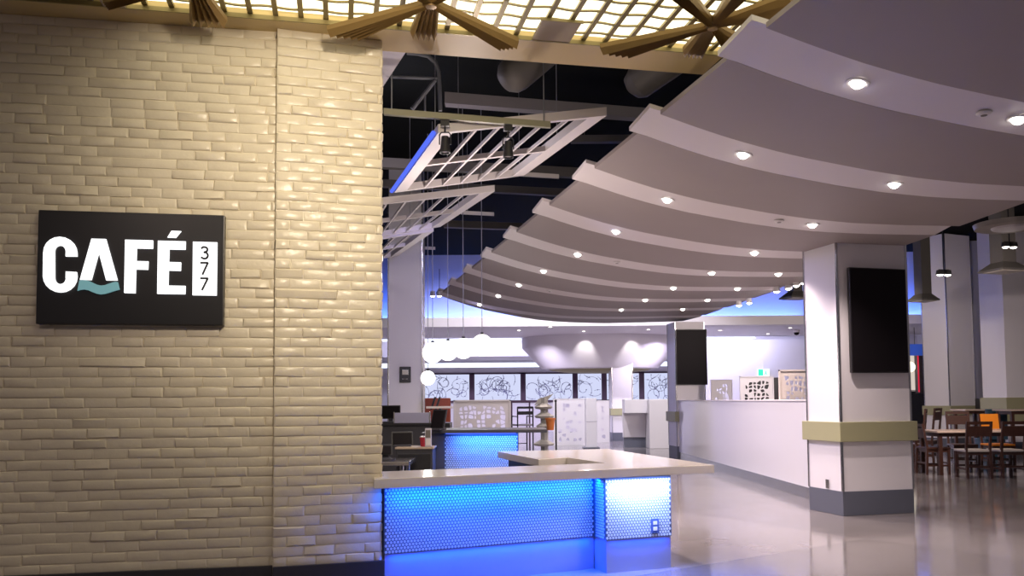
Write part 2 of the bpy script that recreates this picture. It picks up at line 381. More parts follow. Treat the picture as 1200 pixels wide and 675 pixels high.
def sheet(mb, O, vfun, ua, th=.035):
    """sheet following the profile; vfun(u) -> [(v, dz), ...]"""
    us = sorted({ua} | {p[0] for p in PROF if p[0] > ua} | {.15, .45, .75, 1.3, 2.0, 2.4, 4.5})
    rows = []
    for vi in range(2):
        Pv = O + sd * (vfun(1)[vi][0]); um = umax(Pv)
        n = 26; rows.append([])
        for k in range(n + 1):
            u = ua + (um - ua) * k / n; v, dz = vfun(u)[vi]
            p = O + sd * v + vd * u; rows[-1].append(Vector((p.x, p.y, O.z + prof(u) + dz)))
    A = [mb.b.verts.new(p) for p in rows[0]]; B = [mb.b.verts.new(p) for p in rows[1]]
    tz = Vector((0, 0, th)); C = [mb.b.verts.new(p + tz) for p in rows[0]]; D = [mb.b.verts.new(p + tz) for p in rows[1]]
    for k in range(len(A) - 1):
        mb.b.faces.new((A[k], A[k + 1], B[k + 1], B[k])); mb.b.faces.new((C[k], D[k], D[k + 1], C[k + 1]))
        mb.b.faces.new((A[k], C[k], C[k + 1], A[k + 1])); mb.b.faces.new((B[k], B[k + 1], D[k + 1], D[k]))
    mb.b.faces.new((A[0], B[0], D[0], C[0])); mb.b.faces.new((A[-1], C[-1], D[-1], B[-1]))
for i in range(0, 10):
    O = strip_o(i)
    if i == 9: lab = 'farthest strip of the wave ceiling, tapering over the far television column'
    else: lab = '%s strip of the stepped wave ceiling, counted from the camera' % ORD[i]
    T = thing('wave_ceiling_strip', lab, 'ceiling panel', O, 0, 'strips of the wave ceiling')
    Z = Vector((0, 0, O.z))
    mb = MB(); sheet(mb, O, lambda u: [(-.445, .045), (.0, .0)], -.075)
    bmesh.ops.translate(mb.b, vec=-O, verts=mb.b.verts[:]); mb.build('soffit_band', M['band'], T, True)
    mb = MB()
    if i < 9: sheet(mb, O, lambda u: [(.004, .0), (STEP.length - .475, .0)], 0)
    else: sheet(mb, O, lambda u: [(.004, .0), (.03 + min(1.0, .26 * max(0, u)), .0)], 0)
    bmesh.ops.translate(mb.b, vec=-O, verts=mb.b.verts[:]); mb.build('sloping_panel', M['dark_panel'], T, True)

# downlights in the bands
def hit_band(px, py, i):
    """the point on band i, along its middle line, that lies at column px"""
    O = strip_o(i); lo, hi = -.05, 7.0
    def at(u):
        p = O + sd * -.2 + vd * u; return Vector((p.x, p.y, O.z + prof(u) + .02))
    def sx(p):
        q = p - CAM; return 600 + F * q.dot(rt) / q.dot(fw)
    for _ in range(40):
        m_ = (lo + hi) / 2
        if sx(at(m_)) < px: lo = m_
        else: hi = m_
    return at(lo), lo
DL = {1: [(1005, 98), (1193, 147)], 2: [(871, 175), (1048, 215)], 3: [(782, 226), (952, 259)], 4: [(722, 262), (884, 291)], 5: [(677, 289), (834, 314), (912, 319)],
      6: [(637, 311), (789, 334), (864, 337)], 7: [(608, 329), (756, 349), (829, 352)], 8: [(584, 342), (728, 361), (800, 363)], 9: [(562, 356)]}
pos = {1: [''], 2: ['left ', 'right '], 3: ['left ', 'middle ', 'right ']}
proto = None
for i, L in DL.items():
    for k, (px, py) in enumerate(L):
        P, u = hit_band(px, py, i)
        lab = '%slit downlight in the %s wave ceiling band from the camera' % (pos[len(L)][k], ORD[i - 1] if i < 9 else 'last')
        slope = math.atan2(prof(u + .1) - prof(u - .1), .2)
        if proto is None:
            proto = T = thing('downlight', lab, 'downlight', P, VA, 'downlights in the wave ceiling')
            MB().lathe([(.045, -.004), (.062, -.010), (.075, -.006), (.076, .0), (.045, .0)], n=20).build('trim_ring', M['ring'], T, True)
            MB().lathe([(0, -.040), (.02, -.036), (.036, -.024), (.045, -.004)], n=20).build('lens', M['lens'], T, True)
        else: T = dup(proto, lab, P)
        T.rotation_euler = (0, -slope, VA)
        light('downlight_beam', 'SPOT', P + Vector((0, 0, -.06)), 95 if i < 3 else 190 if i < 7 else 55, WARM, size=.03, aim=P + Vector((0, 0, -3)), cone=125, blend=.7)
for (px, py, i, nm) in ((1153, 137, 1, 'nearest'), (913, 253, 3, 'third'), (723, 298, 5, 'fifth'), (644, 334, 7, 'seventh')):
    P, u = hit_band(px, py, i)
    T = thing('smoke_detector', 'small round detector on the %s wave ceiling band' % nm, 'detector', P, VA, 'detectors on the wave ceiling')
    MB().lathe([(0, -.022), (.035, -.02), (.05, -.008), (.05, 0), (0, 0)], n=16).build('housing', M['ring'], T, True)
    MB().lathe([(0, -.026), (.02, -.024), (.022, -.019)], n=12).build('sensor', M['duct'], T, True)

# ------ illuminated sign
S0 = WP + wn * -.075
nrm = wn
def sg(px, py):
    p = ptpl(px, py, S0, nrm); return (p - S0).dot(wd), p.z
x0 = (sg(45.5, 247)[0] + sg(41, 380)[0]) / 2; x1 = (sg(263, 251)[0] + sg(262, 381)[0]) / 2
z0 = (sg(41, 380)[1] + sg(262, 381)[1]) / 2; z1 = (sg(45.5, 247)[1] + sg(263, 251)[1]) / 2
sc = S0 + wd * ((x0 + x1) / 2) + Vector((0, 0, (z0 + z1) / 2)); W2, H2 = (x1 - x0) / 2, (z1 - z0) / 2
sign = thing('wall_sign', 'black lit cafe sign with white letters on the brick wall', 'sign', sc, WA)
mb = MB(); mb.box(-W2, W2, 0, .066, -H2, H2, .006); mb.build('case', M['signface'], sign)
# crop coordinates of the sign drawing (sign spans 162..985 x 110..600)
def cx(x, y):
    t = (y - 110) / 490
    l = 172 - 20 * t; r = 987 - 4 * t
    tp = 103 + (118 - 103) * (x - 172) / 815; bt = 600 + 3 * (x - 150) / 833
    return (-W2 + 2 * W2 * (x - l) / (r - l), H2 - 2 * H2 * (y - tp) / (bt - tp))
def poly(pts, name, mt, parent=sign, y=-.016):
    return MB().plate([cx(*p) for p in pts], y, .002).build(name, mt, parent)
def arc(cx_, cy_, rx, ry, a0, a1, n=10): return [(cx_ + rx * math.cos(R(a0 + (a1 - a0) * k / n)), cy_ - ry * math.sin(R(a0 + (a1 - a0) * k / n))) for k in range(n + 1)]
C = [(337, 307)] + [(337, 292)] + arc(265, 292, 72, 70, 0, 180) + arc(263, 394, 73, 70, 180, 360) + [(334, 375), (288, 373), (287, 402)] + arc(264, 402, 24, 26, 0, -180)[0:] + arc(265, 286, 24, 26, 180, 0) + [(288, 307)]
poly(C, 'letter_c', M['letter'])
poly([(348, 408), (400, 229), (462, 230), (511, 410), (462, 410), (431, 288), (397, 409)], 'letter_a', M['letter'])
poly([(546, 232), (668, 234), (667, 270), (596, 269), (594, 325), (647, 326), (645, 362), (592, 361), (589, 465), (540, 464)], 'letter_f', M['letter'])
poly([(690, 235), (813, 237), (812, 273), (740, 272), (738, 328), (792, 329), (791, 366), (737, 365), (735, 431), (812, 432), (811, 468), (686, 467)], 'letter_e', M['letter'])
poly([(750, 191), (793, 192), (769, 221), (732, 220)], 'accent', M['letter'])
wv = [(346, 411), (358, 409), (375, 410), (392, 415), (408, 423), (424, 430), (440, 433), (456, 431), (472, 425), (490, 419), (506, 416), (512, 418)]
wv2 = [(337, 456), (348, 452), (364, 450), (382, 453), (400, 461), (418, 468), (436, 471), (454, 469), (472, 464), (490, 458), (506, 453), (519, 450)]
poly(wv + wv2[::-1], 'wave_mark', M['wave'])
pl = poly([(846, 238), (955, 240), (953, 473), (844, 472)], 'number_plate', M['letter'])
def stroke(pts, wd_=8.5):
    mb = MB()
    for (a, b_) in zip(pts, pts[1:]):
        dx, dy = b_[0] - a[0], b_[1] - a[1]; L = math.hypot(dx, dy); ox, oy = -dy / L * wd_ / 2, dx / L * wd_ / 2
        ex, ey = dx / L * 1.5, dy / L * 1.5
        mb.plate([cx(a[0] - ex + ox, a[1] - ey + oy), cx(b_[0] + ex + ox, b_[1] + ey + oy), cx(b_[0] + ex - ox, b_[1] + ey - oy), cx(a[0] - ex - ox, a[1] - ey - oy)], -.022, -.0155)
    return mb
three = [(885, 268), (892, 262)] + arc(899, 273, 13, 11, 100, -80, 8) + [(896, 285)] + arc(899, 299, 15, 14, 80, -110, 9) + [(884, 307)]
for nm, p in (('digit_three', three), ('digit_seven', [(881, 331), (914, 331), (890, 382)]), ('digit_seven', [(881, 399), (914, 399), (888, 450)])):
    o = stroke(p).build(nm, M['signface'], pl)

# ------ service counter
slab_pts = [ptz(438, 561.6, .78), ptz(837, 544.7, .78), ptz(713, 526, .78), ptz(583, 529, .78), ptz(631, 538.2, .78), ptz(664, 536.0, .78), ptz(710, 542.4, .78), ptz(447, 552.5, .78) + Vector((-.06, -.02, 0))]
A0 = slab_pts[0]
tag(MB().prism([(p.x - A0.x, p.y - A0.y) for p in slab_pts], 0, .066, .006).build('counter_top', M['slab'], None, loc=(A0.x, A0.y, .714)),
    'cream stone counter top wrapping round the blue lit service counter', 'counter top')
def penny(mb, W, Z0, Z1, o, ux, out, pitch=.0245):
    """domed penny-round tiles; ux along, out towards the room"""
    uz = Vector((0, 0, 1)); n = 8; r = pitch * .44; row = 0; z = Z0 + pitch / 2
    while z < Z1 - r:
        x = pitch * (.5 if row % 2 == 0 else 1.0)
        while x < W - r:
            c = o + ux * x + uz * z
            ring = [mb.b.verts.new(c + ux * (r * math.cos(k * math.pi / 4)) + uz * (r * math.sin(k * math.pi / 4)) + out * .0005) for k in range(n)]
            r2 = [mb.b.verts.new(c + ux * (r * .85 * math.cos(k * math.pi / 4)) + uz * (r * .85 * math.sin(k * math.pi / 4)) + out * .004) for k in range(n)]
            for k in range(n): mb.b.faces.new((ring[k], ring[(k + 1) % n], r2[(k + 1) % n], r2[k]))
            mb.b.faces.new(r2); x += pitch
        z += pitch * .866; row += 1
b0, b1 = ptz(447, 650, .25), ptz(697, 628.4, .25); c0, c1 = ptz(710, 633, .25), ptz(787, 627.6, .25)
for p in (b0, b1, c0, c1): p.z = 0
b0 = b0 + (b1 - b0).normalized() * .02
ctr = thing('service_counter', 'blue lit penny tiled service counter beside the brick pier', 'counter', b0)
bd = (b1 - b0).normalized(); bo = Vector((bd.y, -bd.x, 0)); BW = (b1 - b0).length
kd = (c1 - c0).normalized(); ko = Vector((kd.y, -kd.x, 0)); KW = (c1 - c0).length
def panel(a, c, dpt, z0, z1, mb): # a solid behind the line a..c
    d_ = (c - a).normalized(); o_ = Vector((-d_.y, d_.x, 0)) * dpt
    return mb.hexa([a - b0 + Vector((0, 0, z0)), c - b0 + Vector((0, 0, z0)), c + o_ - b0 + Vector((0, 0, z0)), a + o_ - b0 + Vector((0, 0, z0))],
                   [a - b0 + Vector((0, 0, z1)), c - b0 + Vector((0, 0, z1)), c + o_ - b0 + Vector((0, 0, z1)), a + o_ - b0 + Vector((0, 0, z1))])
panel(b0, b1, .06, .25, .714, MB()).build('front_board', M['grout'], ctr)
mb = MB(); penny(mb, BW, .25, .712, Vector((0, 0, 0)), bd, bo); mb.build('front_tiles', M['tile'], ctr)
panel(b0 - bo * .02 + bd * .01, b1 - bo * .02, .06, 0, .25, MB()).build('kick_plate', M['kick'], ctr)
panel(c0, c1, .75, .25, .714, MB()).build('end_board', M['grout'], ctr)
mb = MB(); penny(mb, KW, .25, .712, c0 - b0, kd, ko)
penny(mb, (b1 - c0).length * .96, .25, .712, b1 - b0, (c0 - b1).normalized(), Vector(((c0 - b1).y, -(c0 - b1).x, 0)).normalized())
mb.build('end_tiles', M['tile'], ctr)
panel(b1, c0, .02, .25, .714, MB()).build('return_board', M['grout'], ctr)
panel(c0 - ko * .015 + kd * .01, c1 - ko * .015, .7, 0, .25, MB()).build('end_kick_plate', M['kick'], ctr)
# bases under the arm and the wing
sp_ = slab_pts
def inset(pts, k):
    c = sum(pts, Vector()) / len(pts); return [c + (p - c) * k for p in pts]
mb = MB(); pts = inset([sp_[6], sp_[6] + (sp_[1] - sp_[0]).normalized() * .62, sp_[2], sp_[2] - (sp_[2] - sp_[3]).normalized() * .62], .8)
mb.prism([(p.x - b0.x, p.y - b0.y) for p in pts], 0, .714); mb.build('arm_base', M['white'], ctr)
mb = MB(); pts = inset([sp_[4], sp_[5], sp_[2] * .5 + sp_[3] * .5, sp_[3]], .72)
mb.prism([(p.x - b0.x, p.y - b0.y) for p in pts], 0, .714); mb.build('wing_base', M['black'], ctr)
sk = c0.lerp(c1, .735) + ko * .006
soc = thing('power_socket', 'small blue power socket low on the counter end', 'socket', sk + Vector((0, 0, .335)), math.atan2(kd.y, kd.x))
MB().box(-.034, .034, -.006, 0, -.055, .055, .003).build('plate', mat('socket_blue', (.05, .1, .3), .3), soc)
MB().box(-.018, .018, -.009, -.005, .008, .036, .002).box(-.018, .018, -.009, -.005, -.036, -.008, .002).build('outlet', M['ring'], soc)
# led strips under the slab
st = thing('led_strip', 'blue led strip hidden under the counter top edge', 'led strip', b0 + Vector((0, 0, .70)) + bo * .035, math.atan2(bd.y, bd.x))
MB().box(.03, BW - .02, -.008, .008, .0, .012).build('strip', M['led'], st)
mid = b0.lerp(b1, .5) + bo * .10 + Vector((0, 0, .695))
light('counter_led', 'AREA', mid, 24, (.0, .12, 1), size=BW * .98, size_y=.03, aim=mid - bo * .05 + Vector((0, 0, -.25)))
o = bpy.data.objects[-1] if False else None
mid2 = c0.lerp(c1, .5) + ko * .10 + Vector((0, 0, .695))
light('counter_led', 'AREA', mid2, 15, (.30, .42, 1), size=KW * .95, size_y=.03, aim=mid2 - ko * .06 + Vector((0, 0, -.25)))
for L in [o for o in COL.objects if o.name.startswith('counter_led')]:
    dv = bd if L.location.x < .6 else kd
    z_ = (Vector((0, 0, 1)) + (bo if dv is bd else ko) * .2).normalized(); x_ = dv; y_ = z_.cross(x_).normalized(); z_ = x_.cross(y_)
    L.rotation_euler = Matrix((x_, y_, z_)).transposed().to_euler()

# blue toe light under the tiles
for L_, c_, z_, p_ in ((BW * .95, b0.lerp(b1, .5) + bo * .022, .236, 16), (KW * .9, c0.lerp(c1, .5) + ko * .022, .236, 3)):
    dv = bd if L_ > 1 else kd; ov = bo if L_ > 1 else ko
    o = light('toe_led', 'AREA', c_ + Vector((0, 0, z_)), p_, (.0, .07, 1), size=L_, size_y=.02)
    zz = (Vector((0, 0, 1)) + ov * .12).normalized(); yy = zz.cross(dv).normalized(); xx = yy.cross(zz)
    o.rotation_euler = Matrix((xx, yy, zz)).transposed().to_euler()

# extra blue light added under the slab's front edge to wash the floor
for L_, c_, p_, dv, ov in ((BW * .95, b0.lerp(b1, .5) + bo * .14, 18, bd, bo), (KW * .9, c0.lerp(c1, .5) + ko * .12, 5, kd, ko)):
    o = light('floor_wash', 'AREA', c_ + Vector((0, 0, .70)), p_, (.0, .10, 1), size=L_, size_y=.02, spread=110)
    zz = (Vector((0, 0, 1)) - ov * .45).normalized(); yy = zz.cross(dv).normalized(); xx = yy.cross(zz)
    o.rotation_euler = Matrix((xx, yy, zz)).transposed().to_euler()

# ------ columns with televisions
def column(label, cx_, cy_, w_, d_, h, rz, band=(.82, 1.04), base=.27, tvz=None, trims=True, shaft='white', bandx=.05):
    T = thing('column', label, 'column', (cx_, cy_, 0), rz, 'white square columns')
    a, c = w_ / 2, d_ / 2
    MB().box(-a, a, -c, c, base, h).build('shaft', M[shaft], T)
    MB().box(-a - .006, a + .006, -c - .006, c + .006, 0, base, .004).build('base_plinth', M['greybase'], T)
    if band: MB().box(-a - bandx, a + bandx, -c - bandx, c + bandx, band[0], band[1], .006).build('bumper_rail', M['olive'], T)
    if trims:
        for sx in (-1, 1):
            for sy in (-1, 1):
                MB().box(sx * a - .012, sx * a + .012, sy * c - .012, sy * c + .012, base, h, .003).build('corner_guard', M['steel'], T)
    return T
def television(label, T_loc, rz, w_, h_):
    T = thing('television', label, 'television', T_loc, rz, 'portrait televisions on columns')
    MB().box(-w_ / 2, w_ / 2, -.045, 0, 0, h_, .006).build('casing', M['bezel'], T)
    MB().box(-w_ / 2 + .012, w_ / 2 - .012, -.049, -.044, .014, h_ - .012, .002).build('screen', M['tv'], T)
    MB().box(-.15, .15, 0, .025, h_ * .35, h_ * .65).build('bracket', M['black'], T)
    return T
crz = R(15); cdv = Vector((math.cos(crz), math.sin(crz), 0)); cnv = Vector((-math.sin(crz), math.cos(crz), 0))
fl = Vector((3.66, 9.54, 0)); cw, cdp = .92, .62
cc = fl + cdv * cw / 2 + cnv * cdp / 2
column('big white column in front holding the nearer portrait television', cc.x, cc.y, cw, cdp, 3.07, crz)
fc = fl + cdv * (cw / 2 + .02) + cnv * -.026
tb, tt = ptpl(1028, 437, fc, cnv), ptpl(1026, 315, fc, cnv)
wl, wr = ptpl(994, 380, fc, cnv), ptpl(1060, 380, fc, cnv)
television('large dark portrait television on the nearest white column', Vector((((wl + wr) / 2).x, ((wl + wr) / 2).y, tb.z)), crz, (wr - wl).length, tt.z - tb.z)
T = thing('wall_socket', 'small steel socket plate low on the nearest column side', 'socket', ptpl(970, 567, fl - cdv * .006, cdv), crz)
MB().box(-.008, 0, -.03, .03, -.05, .05, .002).build('plate', M['steel'], T)
# second column
P2 = pty(793, 500, 19.0); P2.z = 0
c2w = .66; r2 = R(6)
d2 = Vector((math.cos(r2), math.sin(r2), 0)); n2 = Vector((-math.sin(r2), math.cos(r2), 0)); cc2 = P2 + d2 * c2w / 2 + n2 * .3
column('white column at the far end of the half wall with the smaller television', cc2.x, cc2.y, c2w, .62, 3.04, r2)
fc = P2 + n2 * -.026; tb, tt = ptpl(810, 451, fc, n2), ptpl(810, 386, fc, n2); wl, wr = ptpl(791.5, 420, fc, n2), ptpl(828, 420, fc, n2)
television('smaller dark portrait television on the far column behind the half wall', Vector((((wl + wr) / 2).x, ((wl + wr) / 2).y, tb.z)), r2, (wr - wl).length, tt.z - tb.z)
P3 = pty(729.5, 500, 27.3)
column('slim white column standing farthest back beside the round ceiling drum', P3.x, P3.y + .3, .66, .6, 3.39, R(2))
PB = pty(474, 450, 15.0)
cl = column('lilac lit column behind the brick pier with a black plate', PB.x, PB.y + .3, .60, .55, 5.55, R(2), band=None)
T = thing('wall_plate', 'black framed notice plate on the column behind the pier', 'notice', pty(475, 439, 14.99) + Vector((0, .0, 0)), R(2))
MB().box(-.10, .10, -.03, 0, -.14, .14, .012).build('frame', M['black'], T); MB().box(-.06, .06, -.04, -.028, -.01, .09, .01).build('window', M['steel'], T); MB().lathe([(0, -.0), (.05, .0), (.06, .012)], (0, -.035, -.085), n=12).build('dish', M['chrome'], T)
PA_ = pty(1123, 480, 22.0)
column('broad white column among the dining tables with an olive rail', PA_.x, PA_.y + .4, .95, .75, 5.55, R(24), band=(.86, 1.10))
PC = pty(1200, 480, 20.0)
column('wide pale column at the right edge behind the dining tables', PC.x + .2, PC.y + .4, 1.35, .9, 5.55, R(4), band=(.75, 1.30), trims=False)

# ------ half wall with steel kick
h0, h1 = Vector((3.86, 10.42, 0)), Vector((3.69, 19.0, 0))
hd = (h1 - h0).normalized(); hp = Vector((hd.y, -hd.x, 0))
hw = thing('half_wall', 'long glossy white half wall running back between the two television columns', 'partition', h0, math.atan2(hd.y, hd.x))
L = (h1 - h0).length
MB().box(0, L, -.14, 0, .0, 1.275, .006).build('panel', M['gloss'], hw)
MB().box(0, L, -.15, .012, 1.272, 1.292, .004).build('cap', M['farwhite'], hw)
MB().box(0, L, .0, .012, .0, .15, .002).build('kick_plate', M['steel'], hw)

# ------ perforated screens
def perf(name, label, px0, px1, pytop, Y, pybot=None, cell=.075, mt='screen', rz=0, fill=.75, seed=1, group='perforated screens', frame=True, z0=0.0):
    A = pty(px0, pytop, Y); B = pty(px1, pytop, Y); Wd = B.x - A.x; H = A.z - z0
    if pybot: z0 = pty(px0, pybot, Y).z; H = A.z - z0
    T = thing(name, label, 'screen', ((A.x + B.x) / 2, Y, z0), rz, group)
    r = random.Random(seed); mb = MB(); nx = max(2, round(Wd / cell)); nz = max(2, round(H / cell)); dx, dz = Wd / nx, H / nz
    J = {(i, j): (-Wd / 2 + i * dx + (r.uniform(-.36, .36) * dx if 0 < i < nx else 0), j * dz + (r.uniform(-.36, .36) * dz if 0 < j < nz else 0)) for i in range(nx + 1) for j in range(nz + 1)}
    VV = {}
    def v(x, z):
        k = (round(x, 5), round(z, 5))
        if k not in VV: VV[k] = mb.b.verts.new((x, 0, z))
        return VV[k]
    for i in range(nx):
        for j in range(nz):
            q = [J[i, j], J[i + 1, j], J[i + 1, j + 1], J[i, j + 1]]
            bdry = []
            for a, c in zip(q, q[1:] + q[:1]): bdry += [a, ((a[0] + c[0]) / 2, (a[1] + c[1]) / 2)]
            edge = i in (0, nx - 1) or j in (0, nz - 1)
            if edge or r.random() > fill: mb.b.faces.new([v(*p) for p in bdry]); continue
            cx2 = sum(p[0] for p in q) / 4; cz2 = sum(p[1] for p in q) / 4; k = r.uniform(.6, .9)
            ins = [v(cx2 + (p[0] - cx2) * k * (1 if n_ % 2 else .86), cz2 + (p[1] - cz2) * k * (1 if n_ % 2 else .86)) for n_, p in enumerate(bdry)]
            out = [v(*p) for p in bdry]
            for n_ in range(8): mb.b.faces.new((out[n_], out[(n_ + 1) % 8], ins[(n_ + 1) % 8], ins[n_]))
    o = mb.build('perforated_sheet', M[mt], T); md = o.modifiers.new('thick', 'SOLIDIFY'); md.thickness = .014; md.offset = 0
    if frame:
        MB().box(-Wd / 2 - .02, -Wd / 2, -.02, .02, 0, H + .02).build('post', M[mt], T); MB().box(Wd / 2, Wd / 2 + .02, -.02, .02, 0, H + .02).build('post', M[mt], T)
        MB().box(-Wd / 2 - .02, Wd / 2 + .02, -.02, .02, H, H + .02).build('top_rail', M[mt], T)
    return T
perf('perforated_screen', 'beige perforated screen behind the half wall next to the nearest column', 914, 953, 435, 12.6, mt='pbeige', seed=3)
perf('perforated_screen', 'white perforated screen with dark holes in the middle behind the half wall', 868, 905, 442, 16.0, seed=4, fill=.85)
perf('perforated_screen', 'pale perforated screen behind the half wall beside the far television', 834, 857, 446, 18.6, seed=5)
T = thing('dark_door_leaf', 'black panel between the screens, widened as dark backing for the white one, behind the half wall', 'panel', (pty(910, 450, 16.6).x, 16.6, 0))
MB().box(-.70, .07, -.02, .02, 0, 1.72, .004).build('leaf', M['black'], T); MB().tube([(-.05, -.03, .9), (-.05, -.05, .95), (-.05, -.05, 1.1), (-.05, -.03, 1.15)], .008).build('handle', M['steel'], T)  # leaf widened behind the white screen so its holes look dark
perf('perforated_screen', 'silver perforated screen standing behind the blue tiled back counter', 533, 597, 470.5, 12.3, mt='pgrey', seed=6, cell=.065)
perf('perforated_screen', 'wide white screen with scattered holes behind the tiered grey stand', 649, 686, 468, 25.0, seed=8, cell=.12, fill=.42)
perf('perforated_screen', 'narrow white screen with scattered holes right of the white pedestal', 700, 713, 470, 26.5, seed=9, cell=.12, fill=.5)
P = pty(692, 470, 23.4)
T = thing('pedestal', 'tall slim white pedestal between the two far white screens', 'pedestal', (P.x, 23.4, 0))
MB().box(-.15, .15, -.2, .2, 0.03, 1.36, .01).build('body', M['white'], T); MB().box(-.155, .155, -.205, -.2, .72, .74).build('shelf_line', M['pgrey'], T); MB().box(-.22, .22, -.24, .24, 0, .03, .005).build('foot', M['greybase'], T)
# far service desk
P = pty(772, 500, 23.2)
T = thing('host_desk', 'white service desk with open knee space left of the far television column', 'desk', (P.x, 23.2, 0))
MB().box(-.30, .30, -.3, .5, .0, 1.32, .01).build('end_panel', M['white'], T)
MB().box(-.92, -.30, -.05, .5, .95, 1.32, .01).build('counter_front', M['white'], T)
MB().box(-.92, -.30, .35, .5, .28, .95, .01).build('back_panel', M['farwhite'], T); MB().box(-.90, -.30, .37, .5, 0, .28).build('plinth', M['greybase'], T)

# ------ hanging trellis panels with track lights
def trellis(label, px, zs, n=6, fas=.075, wb=.13):
    Cn = [ptz(x, y, z) for (x, y), z in zip(px, zs)]     # near-left, near-right, far-right, far-left
    O = Cn[0].copy(); T = thing('trellis_panel', label, 'ceiling panel', O, 0, 'white trellis panels hung under the dark ceiling')
    def P(s, t): return (Cn[0].lerp(Cn[1], s)).lerp(Cn[3].lerp(Cn[2], s), t) - O
    Wd = (Cn[1] - Cn[0]).length; Ld = (Cn[3] - Cn[0]).length
    def bar(mb, s0, s1, t0, t1, h):
        q = [P(s0, t0), P(s1, t0), P(s1, t1), P(s0, t1)]; mb.hexa(q, [p + Vector((0, 0, h)) for p in q])
    b_ = wb / Wd; l_ = .05 / Ld
    for nm, a in (('side_rail', (0, b_, 0, 1)), ('side_rail', (1 - b_ * 1.2, 1, 0, 1)), ('end_rail', (0, 1, -l_, 0)), ('end_rail', (0, 1, 1 - l_, 1)), ('cross_rail', (b_, 1 - b_, .5 - l_ / 2, .5 + l_ / 2))):
        mb = MB(); bar(mb, *a, fas if nm != 'cross_rail' else .05); mb.build(nm, M['trellis'], T)
    sl = .022 / Wd
    for k in range(1, n):
        s = b_ + (1 - 2 * b_) * k / n; mb = MB(); bar(mb, s - sl / 2, s + sl / 2, 0, 1 - l_, .03); mb.build('slat', M['trellis'], T)
    mb = MB()
    for s in (.1, .9):
        p = P(s, .35); mb.tube([p + Vector((0, 0, .02)), Vector((p.x, p.y, 5.6 - O.z))], .004, 5)
    mb.build('hanger_wire', M['cable'], T)
    return T, P, O
T1, P1, O1 = trellis('nearest white trellis panel hung under the dark ceiling by a track light bar', [(512, 158), (708, 137.5), (614, 206), (462, 226)], (3.50, 3.72, 3.72, 3.50))
mb = MB(); q = [P1(-.02, 0) + Vector((0, 0, .02)), P1(-.02, 1) + Vector((0, 0, .02))]; mb.tube(q, .02, 8); mb.build('edge_light', M['led'], T1)
trellis('middle white trellis panel, half hidden by the brick pier', [(395, 246), (578, 225.5), (516, 266), (390, 287)], (3.50, 3.68, 3.68, 3.50), n=7)
trellis('farthest white trellis panel, just above the lilac column', [(385, 290), (507, 272), (466, 300), (380, 315)], (3.50, 3.68, 3.68, 3.50), n=6)
# track bar in front
ta, tb_ = pty(450, 131, 6.75), pty(645, 146.5, 6.95); tv = tb_ - ta
trk = thing('lighting_track', 'olive lighting track hung on two rods before the nearest trellis panel', 'lighting track', ta)
mb = MB(); mb.hexa([Vector((0, -.02, -.025)), tv + Vector((0, -.02, -.025)), tv + Vector((0, .02, -.025)), Vector((0, .02, -.025))], [Vector((0, -.02, .025)), tv + Vector((0, -.02, .025)), tv + Vector((0, .02, .025)), Vector((0, .02, .025))])
mb.build('track', M['track'], trk)
for s in (.045, .96):
    p = tv * s; MB().tube([p + Vector((0, 0, .02)), Vector((p.x, p.y, 5.6 - ta.z))], .006, 6).build('rod', M['pipe'], trk)
def tracklight(label, P):
    T = thing('track_light', label, 'spotlight', P, rnd.uniform(-.4, .4), 'black spotlights on the hung track')
    MB().box(-.035, .035, -.02, .02, -.05, 0, .004).build('adapter', M['black'], T)
    MB().tube([(0, 0, -.05), (0, 0, -.10)], .008, 6).tube([(-.045, 0, -.20), (-.045, 0, -.12), (-.03, 0, -.10), (.03, 0, -.10), (.045, 0, -.12), (.045, 0, -.20)], .006, 6).build('yoke', M['black'], T)
    MB().lathe([(0, -.13), (.03, -.135), (.034, -.18), (.045, -.27), (.038, -.27), (.03, -.255), (0, -.25)], n=14).build('lamp_head', M['black'], T, True)
    MB().lathe([(0, -.253), (.03, -.258)], n=12).build('lens', M['ring'], T)
    return T
for s, l in ((.36, 'left black spotlight on the hung olive track'), (.74, 'right black spotlight on the hung olive track')):
    tracklight(l, ta + tv * s + Vector((0, 0, -.031)))
for (x0_, x1_, y_, yy, Y, nm) in ((597, 655, 203, 207, 10.6, 'nearest trellis panel'), (540, 579, 249, 251, 13, 'middle trellis panel'), (478, 510, 290, 291, 16, 'farthest trellis panel')):
    a, c = pty(x0_, y_, Y), pty(x1_, yy, Y); T = thing('ceiling_bar', 'pale hung bar beyond the far end of the %s' % nm, 'rail', a, 0, 'pale bars beyond the trellis panels')
    v_ = c - a; MB().hexa([Vector((0, -.02, -.025)), v_ + Vector((0, -.02, -.025)), v_ + Vector((0, .02, -.025)), Vector((0, .02, -.025))], [Vector((0, -.02, .025)), v_ + Vector((0, -.02, .025)), v_ + Vector((0, .02, .025)), Vector((0, .02, .025))]).build('bar', M['trellis'], T)
    MB().tube([v_ * .2, v_ * .2 + Vector((0, 0, 5.6 - a.z))], .004, 5).build('rod', M['cable'], T)

